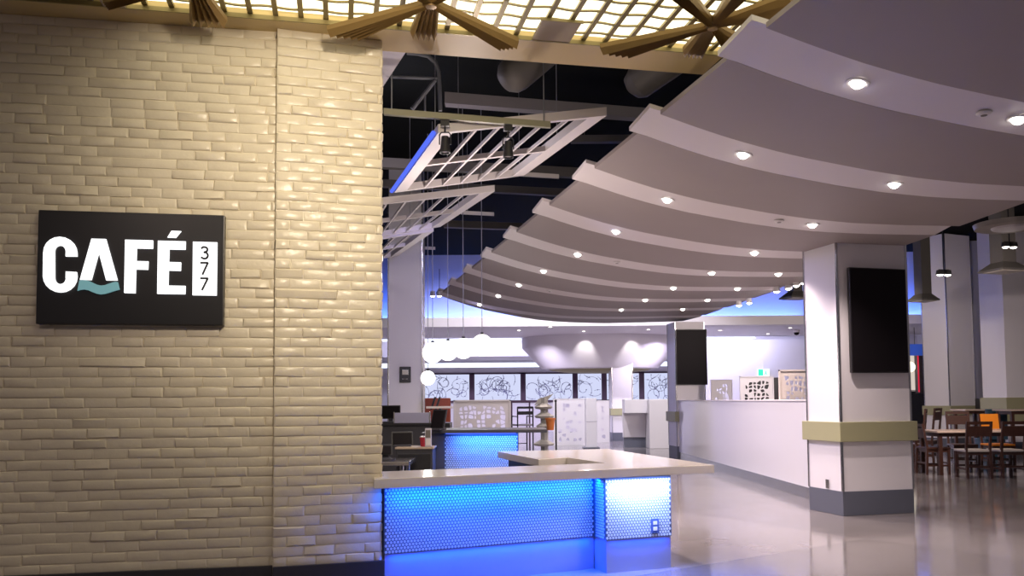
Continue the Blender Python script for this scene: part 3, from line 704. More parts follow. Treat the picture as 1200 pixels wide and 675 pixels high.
# ------ services in the dark ceiling void
def tubeobj(name, label, cat, pts, r, mt, n=16, group=None):
    o = Vector(pts[0]); e_ = Vector(pts[-1]) - o; h_ = e_ * .8; return tag(MB().tube([Vector(p) - o for p in pts], r, n).tube([h_, Vector((h_.x, h_.y, 5.61 - o.z))], .01, 6).build(name, M[mt], None, True, loc=o), label, cat, group)
a, c = pty(597, 92, 9.5), pty(640, 56, 9.6)
tubeobj('air_duct', 'round grey air duct in the dark void above the trellis panels', 'duct', [a - (c - a).normalized() * .10, a - (c - a).normalized() * .07, a, a + (c - a) * .15, c], [.05, .13, .19, .21, .21], 'duct', 20, 'round ducts in the dark void')
tubeobj('air_duct', 'round grey air duct in the dark void near the wave ceiling', 'duct', [pty(738, 106, 10.0), pty(741, 103, 10.0), pty(748, 97, 10.0), pty(790, 68, 9.7)], [.06, .15, .20, .20], 'duct', 20, 'round ducts in the dark void')
a, c = pty(521, 114, 10.2), pty(840, 139, 11); v_ = c - a
tag(MB().hexa([Vector((0, 0, -.07)), v_ + Vector((0, 0, -.07)), v_ + Vector((0, .15, -.07)), Vector((0, .15, -.07))], [Vector((0, 0, .07)), v_ + Vector((0, 0, .07)), v_ + Vector((0, .15, .07)), Vector((0, .15, .07))]).build('roof_beam', M['beam'], None, loc=a), 'pale boxed beam crossing the dark void below the round ducts', 'beam')
for (x0_, y0_, x1_, y1_, Y, h) in ((447, 190, 760, 206, 12, .07), (447, 214, 800, 232, 14, .06), (520, 262, 700, 268, 17, .07)):
    a, c = pty(x0_, y0_, Y), pty(x1_, y1_, Y + .6); v_ = c - a
    lab = {12: 'grey cross beam in the void behind the nearest trellis panel', 14: 'grey cross beam in the void level with the middle trellis panel', 17: 'low grey cross beam in the void above the hung globes'}[Y]
    tag(MB().hexa([Vector((0, 0, -h)), v_ + Vector((0, 0, -h)), v_ + Vector((0, .12, -h)), Vector((0, .12, -h))], [Vector((0, 0, h)), v_ + Vector((0, 0, h)), v_ + Vector((0, .12, h)), Vector((0, .12, h))]).build('roof_beam', M['duct'], None, loc=a), lab, 'beam', 'cross beams in the dark void')
Yp = 8.6
fr = thing('pipe_frame', 'grey bent pipe frame in the void beside the brick pier', 'pipe frame', pty(460, 92, Yp)); o = fr.location
g = lambda x, y, Y=Yp: pty(x, y, Y) - o
MB().tube([g(477, 62), g(490, 63), g(502, 66), g(510, 73), g(514, 84), g(515, 100), g(516, 130)], .022, 8).build('bent_pipe', M['pipe'], fr, True)
MB().tube([g(458, 90), g(513, 92)], .018, 8).build('cross_pipe', M['pipe'], fr, True)
MB().tube([g(510, 94), g(483, 128)], .022, 8).build('diagonal_pipe', M['pipe'], fr, True)
MB().tube([g(498, 112), g(498, 130)], .012, 6).build('drop_pipe', M['pipe'], fr, True)
a = pty(668, 176, 12.5)
tag(MB().box(-.9, .9, -.06, .06, -.05, .05).tube([(-.7, 0, 0), (-.7, 0, 5.61 - pty(740, 163, 12.5).z)], .008, 6).tube([(.7, 0, 0), (.7, 0, 5.61 - pty(740, 163, 12.5).z)], .008, 6).build('cable_tray', M['duct'], None, loc=pty(740, 163, 12.5)), 'dark cable tray in the void against the wave ceiling edge', 'cable tray')
light('void_fill', 'POINT', (-1.6, 10.6, 4.7), 30, (.85, .78, 1), size=.03)  # added point lights with no fixtures, lifting the void and the trellis
light('void_fill', 'POINT', (-.4, 8.2, 2.6), 60, (1, .84, .78), size=.03)

# ------ pendant globes over the bar
GL = [(507, 413.5, 12.9, .155), (525, 411, 12.62, .148), (543, 408.5, 12.34, .148), (565, 404.5, 12.0, .152), (501.5, 443, 13.5, .115)]
GN = ['leftmost big white globe of the hung row', 'second white globe from the left in the hung row', 'third white globe from the left in the hung row', 'rightmost and biggest white globe of the hung row', 'small low white globe below the hung row beside the lilac column']
for (px, py, Y, r), lab in zip(GL, GN):
    P = pty(px, py, Y); T = thing('pendant_globe', lab, 'pendant lamp', P, 0, 'white globe pendants')
    MB().lathe([(r * math.sin(math.pi * k / 14) if 0 < k < 14 else 0, -r * math.cos(math.pi * k / 14)) for k in range(15)], n=24).build('globe', M['globe'], T, True)
    MB().lathe([(0, r + .03), (.022, r + .028), (.026, r - .01), (0, r - .012)], n=12).build('cap', M['black'], T, True)
    MB().tube([(0, 0, r + .02), (0, 0, 5.6 - P.z)], .006, 6).build('stem', M['cable'], T)
    light('globe_light', 'POINT', P + Vector((0, -r - .05, -.1)), 6, (1, .95, .92), size=.05)

# ------ rear windows with scroll pattern
def scroll(r, W, H):
    mb = MB()
    for _ in range(int(W * 16)):
        x, z = r.uniform(-W / 2 + .1, W / 2 - .1), r.uniform(.05, H - .1); a = r.uniform(0, 6.28); s = r.choice((-1, 1)); pts = []; step = .05; cur = r.uniform(.06, .12)
        for k in range(r.randint(14, 26)):
            pts.append((x, 0, z)); x += step * math.cos(a); z += step * math.sin(a); a += s * cur * (1 + k * .15)
            if not (-W / 2 + .04 < x < W / 2 - .04 and .04 < z < H - .04): break
        if len(pts) > 3: mb.tube(pts, r.uniform(.006, .011), 5)
        for p in pts[3::7]:
            if .08 < p[2] < H - .08: mb.lathe([(0, -.03), (.03, 0), (0, .03)], p, 6, sy=.3)
    return mb
edges = [494, 553, 613, 674, 708, 752, 799, 858]
WZ0, WZ1 = 1.25, pty(600, 436.5, 35.9).z
for k, (a, c) in enumerate(zip(edges, edges[1:])):
    A, B = pty(a, 450, 35.93), pty(c, 450, 35.93); W = B.x - A.x
    o = MB().box(-W / 2, W / 2, -.06, 0, 0, .08).box(-W / 2, W / 2, -.06, 0, WZ1 - WZ0 - .07, WZ1 - WZ0).box(-W / 2, -W / 2 + .11, -.06, 0, 0, WZ1 - WZ0).box(W / 2 - .11, W / 2, -.06, 0, 0, WZ1 - WZ0).build('window_%d' % (k + 1), M['frame'], None, loc=((A.x + B.x) / 2, 35.98, WZ0))
    o['kind'] = 'structure'
    MB().box(-W / 2 + .1, W / 2 - .1, -.02, -.005, .07, WZ1 - WZ0 - .06).build('pane', M['pane'], o)
    mm = scroll(random.Random(20 + k), W - .2, WZ1 - WZ0 - .1).build('scroll_motif', M['motif'], o); mm.location = (0, -.035, .05)

# ------ round ceiling drum
P = pty(705, 420, 28.0)
T = thing('ceiling_drum', 'round white ceiling drum with a dark underside left of the far television', 'ceiling drum', (P.x, 28.6, 0))
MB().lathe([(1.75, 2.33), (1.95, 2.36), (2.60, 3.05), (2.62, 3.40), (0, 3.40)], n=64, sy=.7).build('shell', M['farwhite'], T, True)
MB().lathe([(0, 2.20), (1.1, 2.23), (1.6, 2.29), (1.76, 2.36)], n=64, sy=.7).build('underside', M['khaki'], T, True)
for px in (643, 688, 746, 781):
    Q = pty(px, 404, 26.0)
    light('drum_spot', 'SPOT', (Q.x, 26.3, 3.34), 55, (1, .93, .9), aim=(Q.x, 27.2, 2.5), size=.03, cone=60, blend=.8)
FD = [(608, 387), (645, 383), (684, 388), (844, 387), (926, 384), (900, 391), (760, 386)]
FN = ['leftmost', 'second from left', 'third from left', 'fifth from left', 'rightmost', 'sixth from left', 'fourth from left']
base_fd = None
for (px, py), nm in zip(FD, FN):
    P = ptz(px, py, 3.40); lab = '%s small downlight in the far white ceiling ledge' % nm
    if base_fd is None:
        base_fd = T = thing('downlight', lab, 'downlight', P, 0, 'downlights in the far ledge')
        MB().lathe([(.06, -.004), (.09, -.012), (.10, 0), (.06, 0)], n=16).build('trim_ring', M['ring'], T, True); MB().lathe([(0, -.014), (.062, -.004)], n=16).build('lens', M['lens'], T, True)
    else: dup(base_fd, lab, P)

# small spotlights along the wave ceiling's edges
SPT = [((866, 357), 15.5), ((878, 354), 15.2), ((910, 340.5), 13.4), ((924, 337), 13.2), ((933, 333.5), 13.0), ((942, 330.5), 12.8), ((507, 346), 17.5), ((515, 346), 17.5)]
SN = ['farthest', 'second farthest', 'third', 'fourth', 'fifth', 'nearest']
base_sp = None
for k, ((px, py), Y) in enumerate(SPT):
    P = pty(px, py, Y)
    lab = ('%s lit spotlight in the row by the wave ceiling right edge' % SN[k]) if k < 6 else ('%s lit spotlight of the pair at the far left tip of the wave ceiling' % ('left', 'right')[k - 6])
    if base_sp is None:
        base_sp = T = thing('edge_spotlight', lab, 'spotlight', P, 0, 'spotlights along the wave ceiling edge')
        MB().lathe([(0, .09), (.045, .085), (.055, .0), (.06, -.02), (.05, -.02), (.045, 0)], n=14).build('can', M['ring'], T, True)
        MB().lathe([(0, -.045), (.03, -.035), (.052, -.01), (.052, 0)], n=14).build('lens', M['lens'], T, True)
        MB().tube([(0, 0, .08), (0, 0, .55)], .008, 6).build('stem', M['black'], T)
    else: dup(base_sp, lab, P)
    tgt = [(3.9, 15.7, 0), (3.9, 15.4, 0), (4.9, 19, 1.5), (4.6, 16.5, 1.5), (4.3, 13.0, 1.2), (5.4, 18, 1.5), (3.7, 18.8, 1.5), (3.7, 14.5, .7)][k]
    light('edge_beam', 'SPOT', P + Vector((0, .1, -.06)), [25, 25, 25, 25, 25, 30, 300, 360][k], (.50, .47, 1) if k > 5 else (1, .9, .94), aim=tgt, size=.04, cone=(80 if k < 6 else 34), blend=.6)

# ------ right hand dining side: hoods, twin spots, vent
def hood(label, px, pyb, Y, wpx, dpx):
    P = pty(px, pyb, Y); w_ = wpx / F * Y / 2; d_ = dpx / F * Y / 2
    T = thing('exhaust_hood', label, 'extractor hood', P, R(14), 'grey hoods over the dining side')
    hz = .16
    sq = lambda a, z: [Vector((-a, -a, z)), Vector((a, -a, z)), Vector((a, a, z)), Vector((-a, a, z))]
    MB().hexa(sq(w_, .0), sq(w_, .03)).hexa(sq(w_, .03), sq(d_, hz)).build('canopy', M['hood'], T)
    MB().box(-d_, d_, -d_, d_, hz, 5.6 - P.z).build('duct', M['hood'], T)
    MB().hexa(sq(w_ * .8, -.012), sq(w_ * .8, .0)).build('filter', M['hoodin'], T)
hood('grey extractor hood at the right edge hanging below the round vent', 1176, 318.5, 15.0, 38, 19)
hood('slim dark extractor hood hanging between the near column and the broad dining column', 1082, 353, 19.0, 25, 13)
hood('dark extractor hood hanging left of the nearest column', 932, 350, 19.0, 27, 12)
for nm, px, py, Y in (('twin lit spotlight head beside the right edge hood', 1183, 289, 12.0), ('twin lit spotlight head before the broad dining column', 1106, 321.5, 12.5)):
    P = pty(px, py, Y); T = thing('twin_spotlight', nm, 'spotlight', P, R(10), 'twin spotlights over the dining side')
    for s in (-1, 1):
        MB().lathe([(0, .07), (.05, .06), (.058, .0), (.05, -.01)], (s * .062, 0, 0), 14).build('can', M['hood'], T, True)
        MB().lathe([(0, -.03), (.03, -.022), (.052, 0)], (s * .062, 0, 0), 14).build('lens', M['lens'], T, True)
    MB().tube([(-.08, 0, .065), (.08, 0, .065)], .01, 6).tube([(0, 0, .065), (0, 0, 5.6 - P.z)], .008, 6).build('stem', M['black'], T)
    light('twin_beam', 'SPOT', P + Vector((0, .1, -.05)), 300, WARM, aim=P + Vector((.8, 6, -1.7)), size=.05, cone=110, blend=.7)
P = ptz(1185, 265, 3.5)
T = thing('ceiling_vent', 'round pale ceiling vent at the right edge above the grey hood', 'vent', P)
MB().lathe([(.10, .0), (.34, -.03), (.42, -.02), (.44, .04), (.0, .05)], n=32).build('ring', M['hoodin'], T, True); MB().lathe([(0, -.05), (.22, -.04), (.24, -.01)], n=32).build('disc', M['ring'], T, True)
a = ptz(1100, 276, 3.55)
struct('ceiling_right', MB().box(4.9, 14.5, 8.6, 22, 3.72, 3.9), mat('brown_soffit', (.20, .17, .165), .7)) if False else None

# dining side back wall pieces
def wallbox(name, px0, px1, y0_, y1_, Y, dpt, mt):
    A, B = pty(px0, y1_, Y), pty(px1, y0_, Y); return struct(name, MB().box(A.x, B.x, Y, Y + dpt, max(0, A.z), B.z), M[mt])
wallbox('wall_dining', 1136, 1300, 250, 540, 23.2, .2, 'bluewall')
T = thing('dark_kiosk', 'dark panelled kiosk front between the near column and the broad dining column', 'kiosk', (pty(1090, 450, 25.5).x, 25.5, 0))
MB().box(-.31, .36, 0, .3, 1.4, 2.85, .01).build('upper_panel', mat('kiosk_brown', (.055, .045, .045), .5), T)
MB().box(-1.2, .36, -.05, .3, 0, 1.44, .01).build('counter_front', M['black'], T); MB().box(-.36, -.33, -.03, .0, 1.48, 2.7).build('red_edge', M['red'], T)
T = thing('blue_sign', 'plain blue sign above the lit doorway right of the nearest column', 'sign', pty(1072, 410, 25.3)); MB().box(-.3, .28, -.04, .04, -.17, .17, .01).build('board', M['blue'], T); MB().tube([(0, 0, .17), (0, 0, .9)], .01, 6).build('rod', M['black'], T)
T = thing('lit_niche', 'bright cream lit niche right of the nearest column', 'niche', (pty(1070, 440, 26.0).x, 26.2, 1.5))
MB().box(-.45, .2, -.02, .05, -1.5, 0).build('plinth', M['charcoal'], T); MB().box(-.45, .2, 0, .05, 0, 1.25).build('back_panel', emat('niche_cream', (.9, .78, .68), .75), T); MB().box(-.45, .2, -.25, 0, .0, .05, .004).build('shelf', M['farwhite'], T)
P = pty(1066, 430, 25.6); T = thing('pendant_globe', 'single cream globe lamp hanging before the lit niche', 'pendant lamp', P, 0)
MB().lathe([(.16 * math.sin(math.pi * k / 12) if 0 < k < 12 else 0, -.16 * math.cos(math.pi * k / 12)) for k in range(13)], n=20).build('globe', emat('cream_globe', (1, .9, .62), 2.2), T, True); MB().tube([(0, 0, .15), (0, 0, .9)], .01, 6).build('stem', M['black'], T)

# ------ dining chairs and tables
def chair(label, x, y, rz, h=.92, mt='wood', pad=False, back='panel', group='walnut dining chairs'):
    T = thing('dining_chair', label, 'chair', (x, y, 0), rz, group)
    a = .205
    MB().box(-a, a, -.20, .21, .43, .465, .008).build('seat', M[mt if not pad else 'pad'], T)
    MB().box(-a + .02, a - .02, -.18, .19, .38, .43).build('seat_frame', M['wood'], T)
    for sx in (-1, 1):
        MB().hexa([Vector((sx * .19 - .02, -.225, 0)), Vector((sx * .19 + .02, -.225, 0)), Vector((sx * .19 + .02, -.185, 0)), Vector((sx * .19 - .02, -.185, 0))],
                  [Vector((sx * .185 - .018, -.20, .46)), Vector((sx * .185 + .018, -.20, .46)), Vector((sx * .185 + .018, -.165, .46)), Vector((sx * .185 - .018, -.165, .46))]).build('leg', M['wood'], T)
        MB().box(sx * .18 - .02, sx * .18 + .02, .16, .20, 0, .43).build('leg', M['wood'], T)
        MB().hexa([Vector((sx * .185 - .018, -.20, .46)), Vector((sx * .185 + .018, -.20, .46)), Vector((sx * .185 + .018, -.165, .46)), Vector((sx * .185 - .018, -.165, .46))],
                  [Vector((sx * .185 - .018, -.27, h)), Vector((sx * .185 + .018, -.27, h)), Vector((sx * .185 + .018, -.24, h)), Vector((sx * .185 - .018, -.24, h))]).build('back_post', M['wood'], T)
    f = lambda z: -.185 - (z - .46) / (h - .46) * .07
    def slat(z0_, z1_):
        return MB().hexa([Vector((-.17, f(z0_) - .012, z0_)), Vector((.17, f(z0_) - .012, z0_)), Vector((.17, f(z0_) + .012, z0_)), Vector((-.17, f(z0_) + .012, z0_))],
                         [Vector((-.17, f(z1_) - .012, z1_)), Vector((.17, f(z1_) - .012, z1_)), Vector((.17, f(z1_) + .012, z1_)), Vector((-.17, f(z1_) + .012, z1_))])
    slat(h - (.24 if mt == 'wood' else .36), h - .075).build('backrest', M[mt], T); slat(h - (.05 if mt == 'wood' else .075), h).build('top_rail', M[mt], T)
    MB().box(-.17, .17, -.20, -.18, .18, .21).box(-.17, .17, .17, .19, .18, .21).box(-.19, -.17, -.19, .17, .14, .17).box(.17, .19, -.19, .17, .14, .17).build('stretcher', M['wood'], T)
    return T
def table(label, x, y, rz, L, W, h=.75, group='dining tables'):
    T = thing('dining_table', label, 'table', (x, y, 0), rz, group)
    MB().box(-L / 2, L / 2, -W / 2, W / 2, h - .035, h, .006).build('tabletop', M['woodl'], T)
    MB().box(-L / 2 + .06, L / 2 - .06, -W / 2 + .06, W / 2 - .06, h - .10, h - .035).build('apron', M['wood'], T)
    for sx in (-1, 1):
        for sy in (-1, 1): MB().box(sx * (L / 2 - .08) - .03, sx * (L / 2 - .08) + .03, sy * (W / 2 - .08) - .03, sy * (W / 2 - .08) + .03, 0, h - .035, .004).build('leg', M['wood'], T)
    return T
D = lambda px, Y: pty(px, 500, Y).x
table('long pale topped dining table at the right behind the two nearest chairs', D(1095, 14.4) + 1.25, 14.75, R(2), 2.5, .75)
chair('walnut chair with its back to the camera, left of the two nearest', D(1146.5, 13.75), 13.95, R(-3), pad=True)
chair('walnut chair with its back to the camera cut by the right photo edge', D(1186, 13.75), 13.95, R(2), pad=True)
chair('tall walnut chair facing the camera behind the left end of the pale table', D(1127, 15.6), 15.6, R(168), h=1.05)
chair('bright orange chair on the far side of the pale table', D(1168, 15.6), 15.6, R(180), h=1.0, mt='orange')
chair('walnut chair turned sideways at the left end of the pale table', D(1097, 14.6), 14.75, R(-90), h=.86)
chair('tall walnut chair just right of the nearest column, nearer of two', D(1074, 15.7), 15.9, R(60), h=1.10)
chair('tall walnut chair right of the nearest column, farther of two', D(1090, 17.0), 17.2, R(45), h=1.10)
table('high pale table behind the orange chair', D(1138, 19.6), 19.6, R(4), .62, .6, 1.04)
table('high pale table at the right edge before the pale column', D(1196, 17.5), 17.5, R(4), .8, .6, 1.06)
T = thing('booth_seat', 'teal booth back behind the orange chair', 'booth', (D(1168, 18.0), 18.0, 0)); MB().box(-.21, .21, -.05, .06, .42, 1.06, .02).build('backrest', M['teal'], T); MB().box(-.21, .21, .06, .5, .0, .44, .02).build('seat', M['teal'], T)
T = thing('black_cabinet', 'black box cabinet before the blue wall behind the tables', 'cabinet', (D(1159, 21.6), 21.6, 0)); MB().box(-.22, .22, -.2, .2, .06, 1.28, .01).build('body', M['black'], T); MB().box(-.2, .2, -.215, -.2, .1, 1.24).build('door', M['bezel'], T); MB().box(-.2, .2, -.18, .18, 0, .06).build('plinth', M['charcoal'], T)
light('dining_fill', 'SPOT', (7.4, 13.6, 3.6), 110, (1, .82, .70), aim=(7.4, 14.2, 0), size=.08, cone=110, blend=.7)  # unseen spots added to brighten the tables and dining columns
light('dining_fill', 'SPOT', (7.6, 18.0, 3.6), 320, (1, .84, .75), aim=(8.4, 21.5, 1.6), size=.08, cone=120, blend=.7)

# ------ back bar with blue tiled front
Yb = 9.6
A, B = pty(521, 520, Yb), pty(607, 520, Yb); A.z = B.z = 0; bw = B.x - A.x
bar = thing('back_counter', 'dark back counter with a blue lit tiled front behind the stone counter', 'counter', A, 0)
ztop = pty(560, 503.5, Yb - .1).z
MB().box(0, bw, .0, .5, .1, ztop - .035).build('front_board', M['grout'], bar)
mb = MB(); penny(mb, bw, .1, ztop - .06, Vector((0, 0, 0)), Vector((1, 0, 0)), Vector((0, -1, 0)), .026); mb.build('front_tiles', M['tile'], bar)
MB().box(-.16, bw + .32, -.14, .62, ztop - .035, ztop, .006).build('counter_top', M['charcoal'], bar)
MB().box(.0, bw, .02, .5, 0, .1).build('plinth', M['steel'], bar); MB().box(-.27, -.002, -.02, .5, 0, ztop - .035, .006).build('side_cabinet', M['charcoal'], bar)
MB().box(.02, bw - .02, -.10, -.09, ztop - .048, ztop - .035).build('led_strip', M['led'], bar)
L_ = light('back_counter_led', 'AREA', A + Vector((bw / 2 + .1, -.13, ztop - .05)), 12, (.03, .2, 1), size=bw * .9, size_y=.03); L_.rotation_euler = (R(12), 0, 0)

# till, terminals and trays at the left end of the back bar
def terminal(label, px0, px1, py0, py1, Y, tilt, rz, zbase, mt='black', scr='tv'):
    A, B = pty(px0, py1, Y), pty(px1, py0, Y); w_ = B.x - A.x; h_ = B.z - A.z; cxm = (A.x + B.x) / 2
    T = thing('till_terminal', label, 'till', (cxm, Y, zbase), rz, 'tills behind the stone counter')
    zc = A.z - zbase; dy = math.tan(tilt) * h_
    q = lambda e, z0_, z1_, y_: ([Vector((-w_ / 2 + e, y_, z0_)), Vector((w_ / 2 - e, y_, z0_)), Vector((w_ / 2 - e, y_ + .035, z0_)), Vector((-w_ / 2 + e, y_ + .035, z0_))], [Vector((-w_ / 2 + e, y_ + dy, z1_)), Vector((w_ / 2 - e, y_ + dy, z1_)), Vector((w_ / 2 - e, y_ + dy + .035, z1_)), Vector((-w_ / 2 + e, y_ + dy + .035, z1_))])
    MB().hexa(*q(0, zc, zc + h_, 0)).build('casing', M[mt], T); MB().hexa(*q(.012, zc + .012, zc + h_ - .012, -.006)).build('screen', M[scr], T)
    MB().box(-.03, .03, .03 + dy / 2, .07 + dy / 2, 0, zc + h_ * .6, .005).build('stand', M['charcoal'], T); MB().box(-w_ * .4, w_ * .4, -.06, .14, 0, .02, .005).build('foot', M['charcoal'], T)
ts = MB().box(-.95, .12, -.3, .3, -.03, 0, .005)
lowY = 8.4; lp = pty(477, 541, lowY)
tb2 = thing('steel_table', 'low steel table just behind the brick pier', 'table', (lp.x, lowY, 0)); MB().box(-.9, .02, 0, .6, lp.z - .04, lp.z, .004).build('tabletop', M['steel'], tb2)
for x_, y_ in ((-.85, .05), (-.06, .05), (-.85, .55), (-.06, .55)): MB().tube([(x_, y_, 0), (x_, y_, lp.z - .04)], .022, 8).build('leg', M['steel'], tb2)
cb = thing('back_cabinet', 'dark low cabinet between the steel table and the blue tiled counter', 'cabinet', (pty(478, 530, 9.2).x, 9.15, 0)); zc = pty(488, 526, 9.2).z
MB().box(-.12, .27, 0, .38, .05, zc, .008).build('body', M['charcoal'], cb); MB().box(-.13, .28, -.02, .38, zc, zc + .02, .004).build('top', M['beige'], cb); MB().box(-.1, .25, -.012, 0, .1, zc - .05, .003).build('door', M['black'], cb)
sh = thing('rear_shelf', 'long black shelf counter behind the tills beside the lilac column', 'shelf', (pty(447, 497, 11.5).x - .5, 11.5, 0)); zs = pty(470, 496, 11.5).z
MB().box(0, 1.42, 0, .45, zs - .03, zs, .004).build('shelf_top', M['black'], sh); MB().box(0, 1.42, .05, .45, 0, zs - .03).build('base', M['charcoal'], sh)
gs = thing('glass_guard', 'low lilac glass guard on the black shelf before the column', 'glass guard', (pty(478, 490, 11.55).x, 11.6, zs)); MB().box(-.2, .3, 0, .012, .0, .14, .003).build('pane', M['glass'], gs); MB().box(-.2, -.185, -.01, .03, 0, .15).box(.285, .3, -.01, .03, 0, .15).build('clip', M['steel'], gs)
terminal('tilted black till screen on the left end of the blue tiled counter', 503, 520, 480, 502, 9.45, .45, R(-18), ztop, scr='tv')
terminal('wide black till monitor above the dark cabinet', 459, 484, 506, 522, 9.35, .3, R(10), zc + .02)
terminal('black till screen on the steel table beside the pier', 445, 460, 521, 533, 8.7, .5, R(12), lp.z)
terminal('dark square monitor on the black shelf before the lilac column', 446, 469, 475, 491, 11.7, .05, 0, zs)
P = pty(495, 514, 9.25); cp = thing('paper_cup', 'red paper cup on the dark cabinet by the tills', 'cup', (P.x, 9.3, zc + .02)); MB().lathe([(0, 0), (.025, 0), (.035, .10), (.03, .10), (.022, .01), (0, .01)], n=14).build('cup', mat('cup_red', (.5, .03, .05), .5), cp, True); MB().lathe([(0, .115), (.03, .112), (.037, .10)], n=14).build('lid', M['white'], cp, True)
P = pty(503, 520, 9.3); cp = thing('card_reader', 'pale grey card reader standing by the blue tiled counter end', 'card reader', (P.x, 9.2, zc + .02)); MB().box(-.035, .035, -.02, .02, 0, .2, .008).build('body', M['pgrey'], cp); MB().box(-.025, .025, -.024, -.018, .1, .18, .003).build('screen', M['duct'], cp); MB().box(-.025, .025, -.024, -.018, .02, .085, .003).build('keypad', M['ring'], cp)
# rust booth and black stools beyond
T = thing('booth_seat', 'rust red booth back with black straps beyond the tills', 'booth', (pty(511, 475, 16.5).x, 16.5, 0))
zt = pty(511, 466.5, 16.5).z; MB().box(-.28, .28, -.05, .07, .45, zt, .025).build('backrest', M['rust'], T); MB().box(-.28, .28, .07, .6, 0, .46, .025).build('seat', M['rust'], T)
for s in (-.05, .04): MB().hexa([Vector((s - .06, -.06, zt - .22)), Vector((s - .02, -.06, zt - .22)), Vector((s - .02, -.05, zt - .22)), Vector((s - .06, -.05, zt - .22))], [Vector((s + .02, -.06, zt + .02)), Vector((s + .06, -.06, zt + .02)), Vector((s + .06, -.05, zt + .02)), Vector((s + .02, -.05, zt + .02))]).build('strap', M['black'], T)
T = thing('side_table', 'cream topped small table before the rust booth', 'table', (pty(516, 480, 15.6).x, 15.6, 0)); zt = pty(516, 476, 15.6).z
MB().box(-.24, .24, -.2, .2, zt - .04, zt, .008).build('tabletop', M['slab'], T); MB().tube([(0, 0, .02), (0, 0, zt - .04)], .03, 10).build('post', M['black'], T); MB().lathe([(0, .03), (.16, .02), (.18, 0), (0, 0)], n=20).build('foot', M['black'], T, True)
def stool(label, px, Y, rz):
    T = thing('bar_chair', label, 'chair', (pty(px, 490, Y).x, Y, 0), rz, 'black metal bar chairs')
    for sx in (-1, 1):
        MB().tube([(sx * .19, -.2, 0), (sx * .19, -.2, 1.16)], .016, 6).build('rear_post', M['black'], T); MB().tube([(sx * .19, .2, 0), (sx * .19, .2, .74)], .016, 6).build('leg', M['black'], T)
        MB().tube([(sx * .19, -.2, .94), (sx * .19, .2, .94), (sx * .19, .2, .74)], .014, 6).build('armrest', M['black'], T)
    MB().box(-.2, .2, -.2, .22, .72, .76, .008).build('seat', M['pgrey'], T)
    MB().box(-.19, .19, -.21, -.19, .98, 1.06).box(-.19, .19, -.21, -.19, 1.12, 1.17).build('backrest', M['black'], T); MB().tube([(-.19, .2, .3), (.19, .2, .3)], .012, 6).build('footrest', M['black'], T)
stool('black framed bar chair left of the tiered grey stand', 612, 20.0, R(20))
T = thing('dark_rail', 'short dark rail above the black bar chair under the windows', 'rail', pty(610, 470.5, 22.0)); MB().box(-.26, .26, -.02, .02, -.03, .03, .005).build('bar', M['frame'], T); MB().box(-.25, -.21, -.02, .02, -1.28, -.03).box(.21, .25, -.02, .02, -1.28, -.03).build('post', M['frame'], T)

# tiered stand with an orange pot
Ys = 11.2; P = pty(638, 500, Ys)
T = thing('tiered_stand', 'tall grey zigzag tiered stand behind the stone counter', 'display stand', (P.x, Ys, 0)); ztp = pty(640, 466, Ys).z
MB().tube([(0, 0, .03), (0, 0, ztp)], .05, 8).build('post', M['stone'], T)
MB().lathe([(0, .04), (.2, .03), (.22, 0), (0, 0)], n=8).build('base', M['stone'], T)
for z_, r_ in ((1.22, .12), (1.10, .13), (.97, .12), (.74, .14), (.60, .15), (.47, .17), (.30, .18)):
    MB().lathe([(.03, .06), (r_, 0), (r_ * .85, -.025), (.03, -.035)], (.01 * math.sin(z_ * 40), 0, z_), 6).build('tier', M['stone'], T)
MB().hexa([Vector((-.13, -.03, ztp - .10)), Vector((.02, -.03, ztp - .06)), Vector((.02, .03, ztp - .06)), Vector((-.13, .03, ztp - .10))], [Vector((-.08, -.03, ztp - .02)), Vector((.12, -.03, ztp + .05)), Vector((.12, .03, ztp + .05)), Vector((-.08, .03, ztp - .02))]).build('top_wing', M['stone'], T)
P = pty(645, 504, Ys - .25)
T = thing('orange_pot', 'small orange pot hung on the tiered grey stand', 'pot', P); h_ = .155
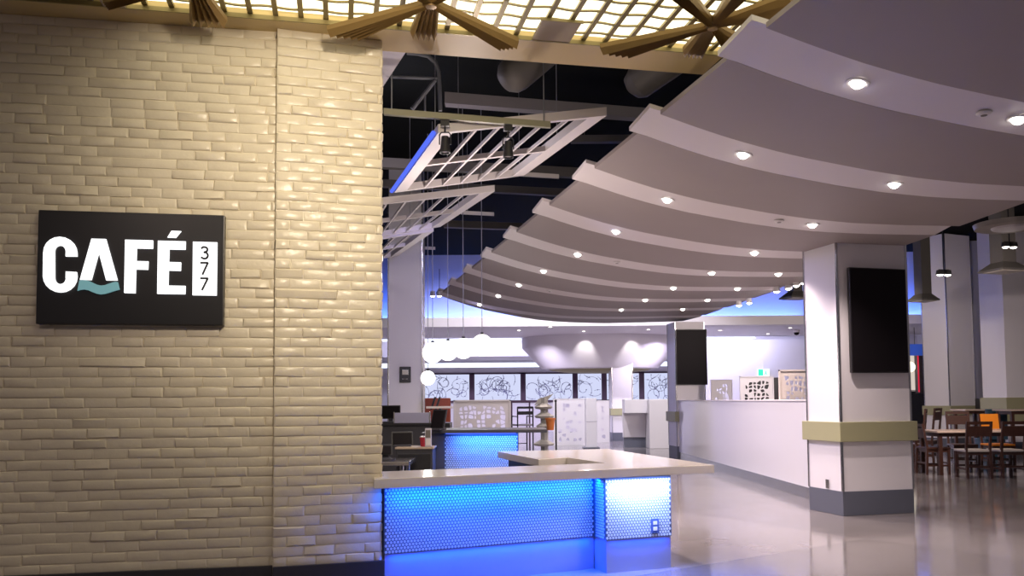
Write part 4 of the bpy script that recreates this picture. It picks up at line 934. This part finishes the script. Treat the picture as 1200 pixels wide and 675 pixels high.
MB().lathe([(0, 0), (.042, 0), (.062, h_), (.054, h_), (.038, .01), (0, .01)], n=18).build('pot', M['terracotta'], T, True); MB().lathe([(.062, h_ - .02), (.068, h_ - .02), (.068, h_), (.06, h_)], n=18).build('rim', M['terracotta'], T, True); MB().tube([(-.05, .0, h_ - .01), (-.07, .06, h_ - .01), (-.06, .11, h_ - .01)], .006, 6).build('hook', M['black'], T)
T = thing('sign_post', 'thin black post standing right of the tiered grey stand', 'post', (pty(651.5, 500, 15.5).x, 15.5, 0)); MB().tube([(0, 0, .02), (0, 0, 1.28)], .016, 8).build('pole', M['black'], T); MB().lathe([(0, .03), (.14, .015), (.15, 0), (0, 0)], n=20).build('foot', M['black'], T, True); MB().lathe([(0, 1.32), (.02, 1.31), (.024, 1.28)], n=10).build('finial', M['black'], T)

# ------ exit sign and security camera
P = pty(895, 436.5, 30.0)
T = thing('exit_sign', 'small green and white running man exit sign on the far wall', 'exit sign', P); MB().box(-.20, .20, 0, .05, -.12, .12, .01).build('case', M['exitw'], T)
MB().box(-.19, -.02, -.004, 0, -.11, .11).build('green_field', M['exitg'], T)
mb = MB(); mb.lathe([(0, -.022), (.022, 0), (0, .022)], (.09, -.006, .075), 8, sy=.2); mb.plate([(.06, .05), (.10, .05), (.09, -.01), (.13, -.09), (.10, -.09), (.075, -.035), (.04, -.09), (.01, -.08), (.055, -.02)], -.008, -.001); mb.build('running_figure', M['exitg'], T)
MB().tube([(0, .02, .12), (0, .02, .4)], .012, 6).build('bracket', M['white'], T)
struct('wall_far_room', MB().box(6.2, 11.5, 30.06, 30.2, 0, 3.40), M['farwhite'])
P = pty(934, 411, 26.0); T = thing('security_camera', 'small black dome camera on the far white ceiling ledge', 'camera', Vector((P.x, 26.0, 3.40)))
MB().lathe([(0, -.16), (.06, -.14), (.085, -.07), (.085, 0), (0, 0)], n=16).build('dome', M['tv'], T, True); MB().lathe([(.085, -.07), (.10, -.06), (.10, 0), (.085, 0)], n=16).build('collar', M['white'], T, True)
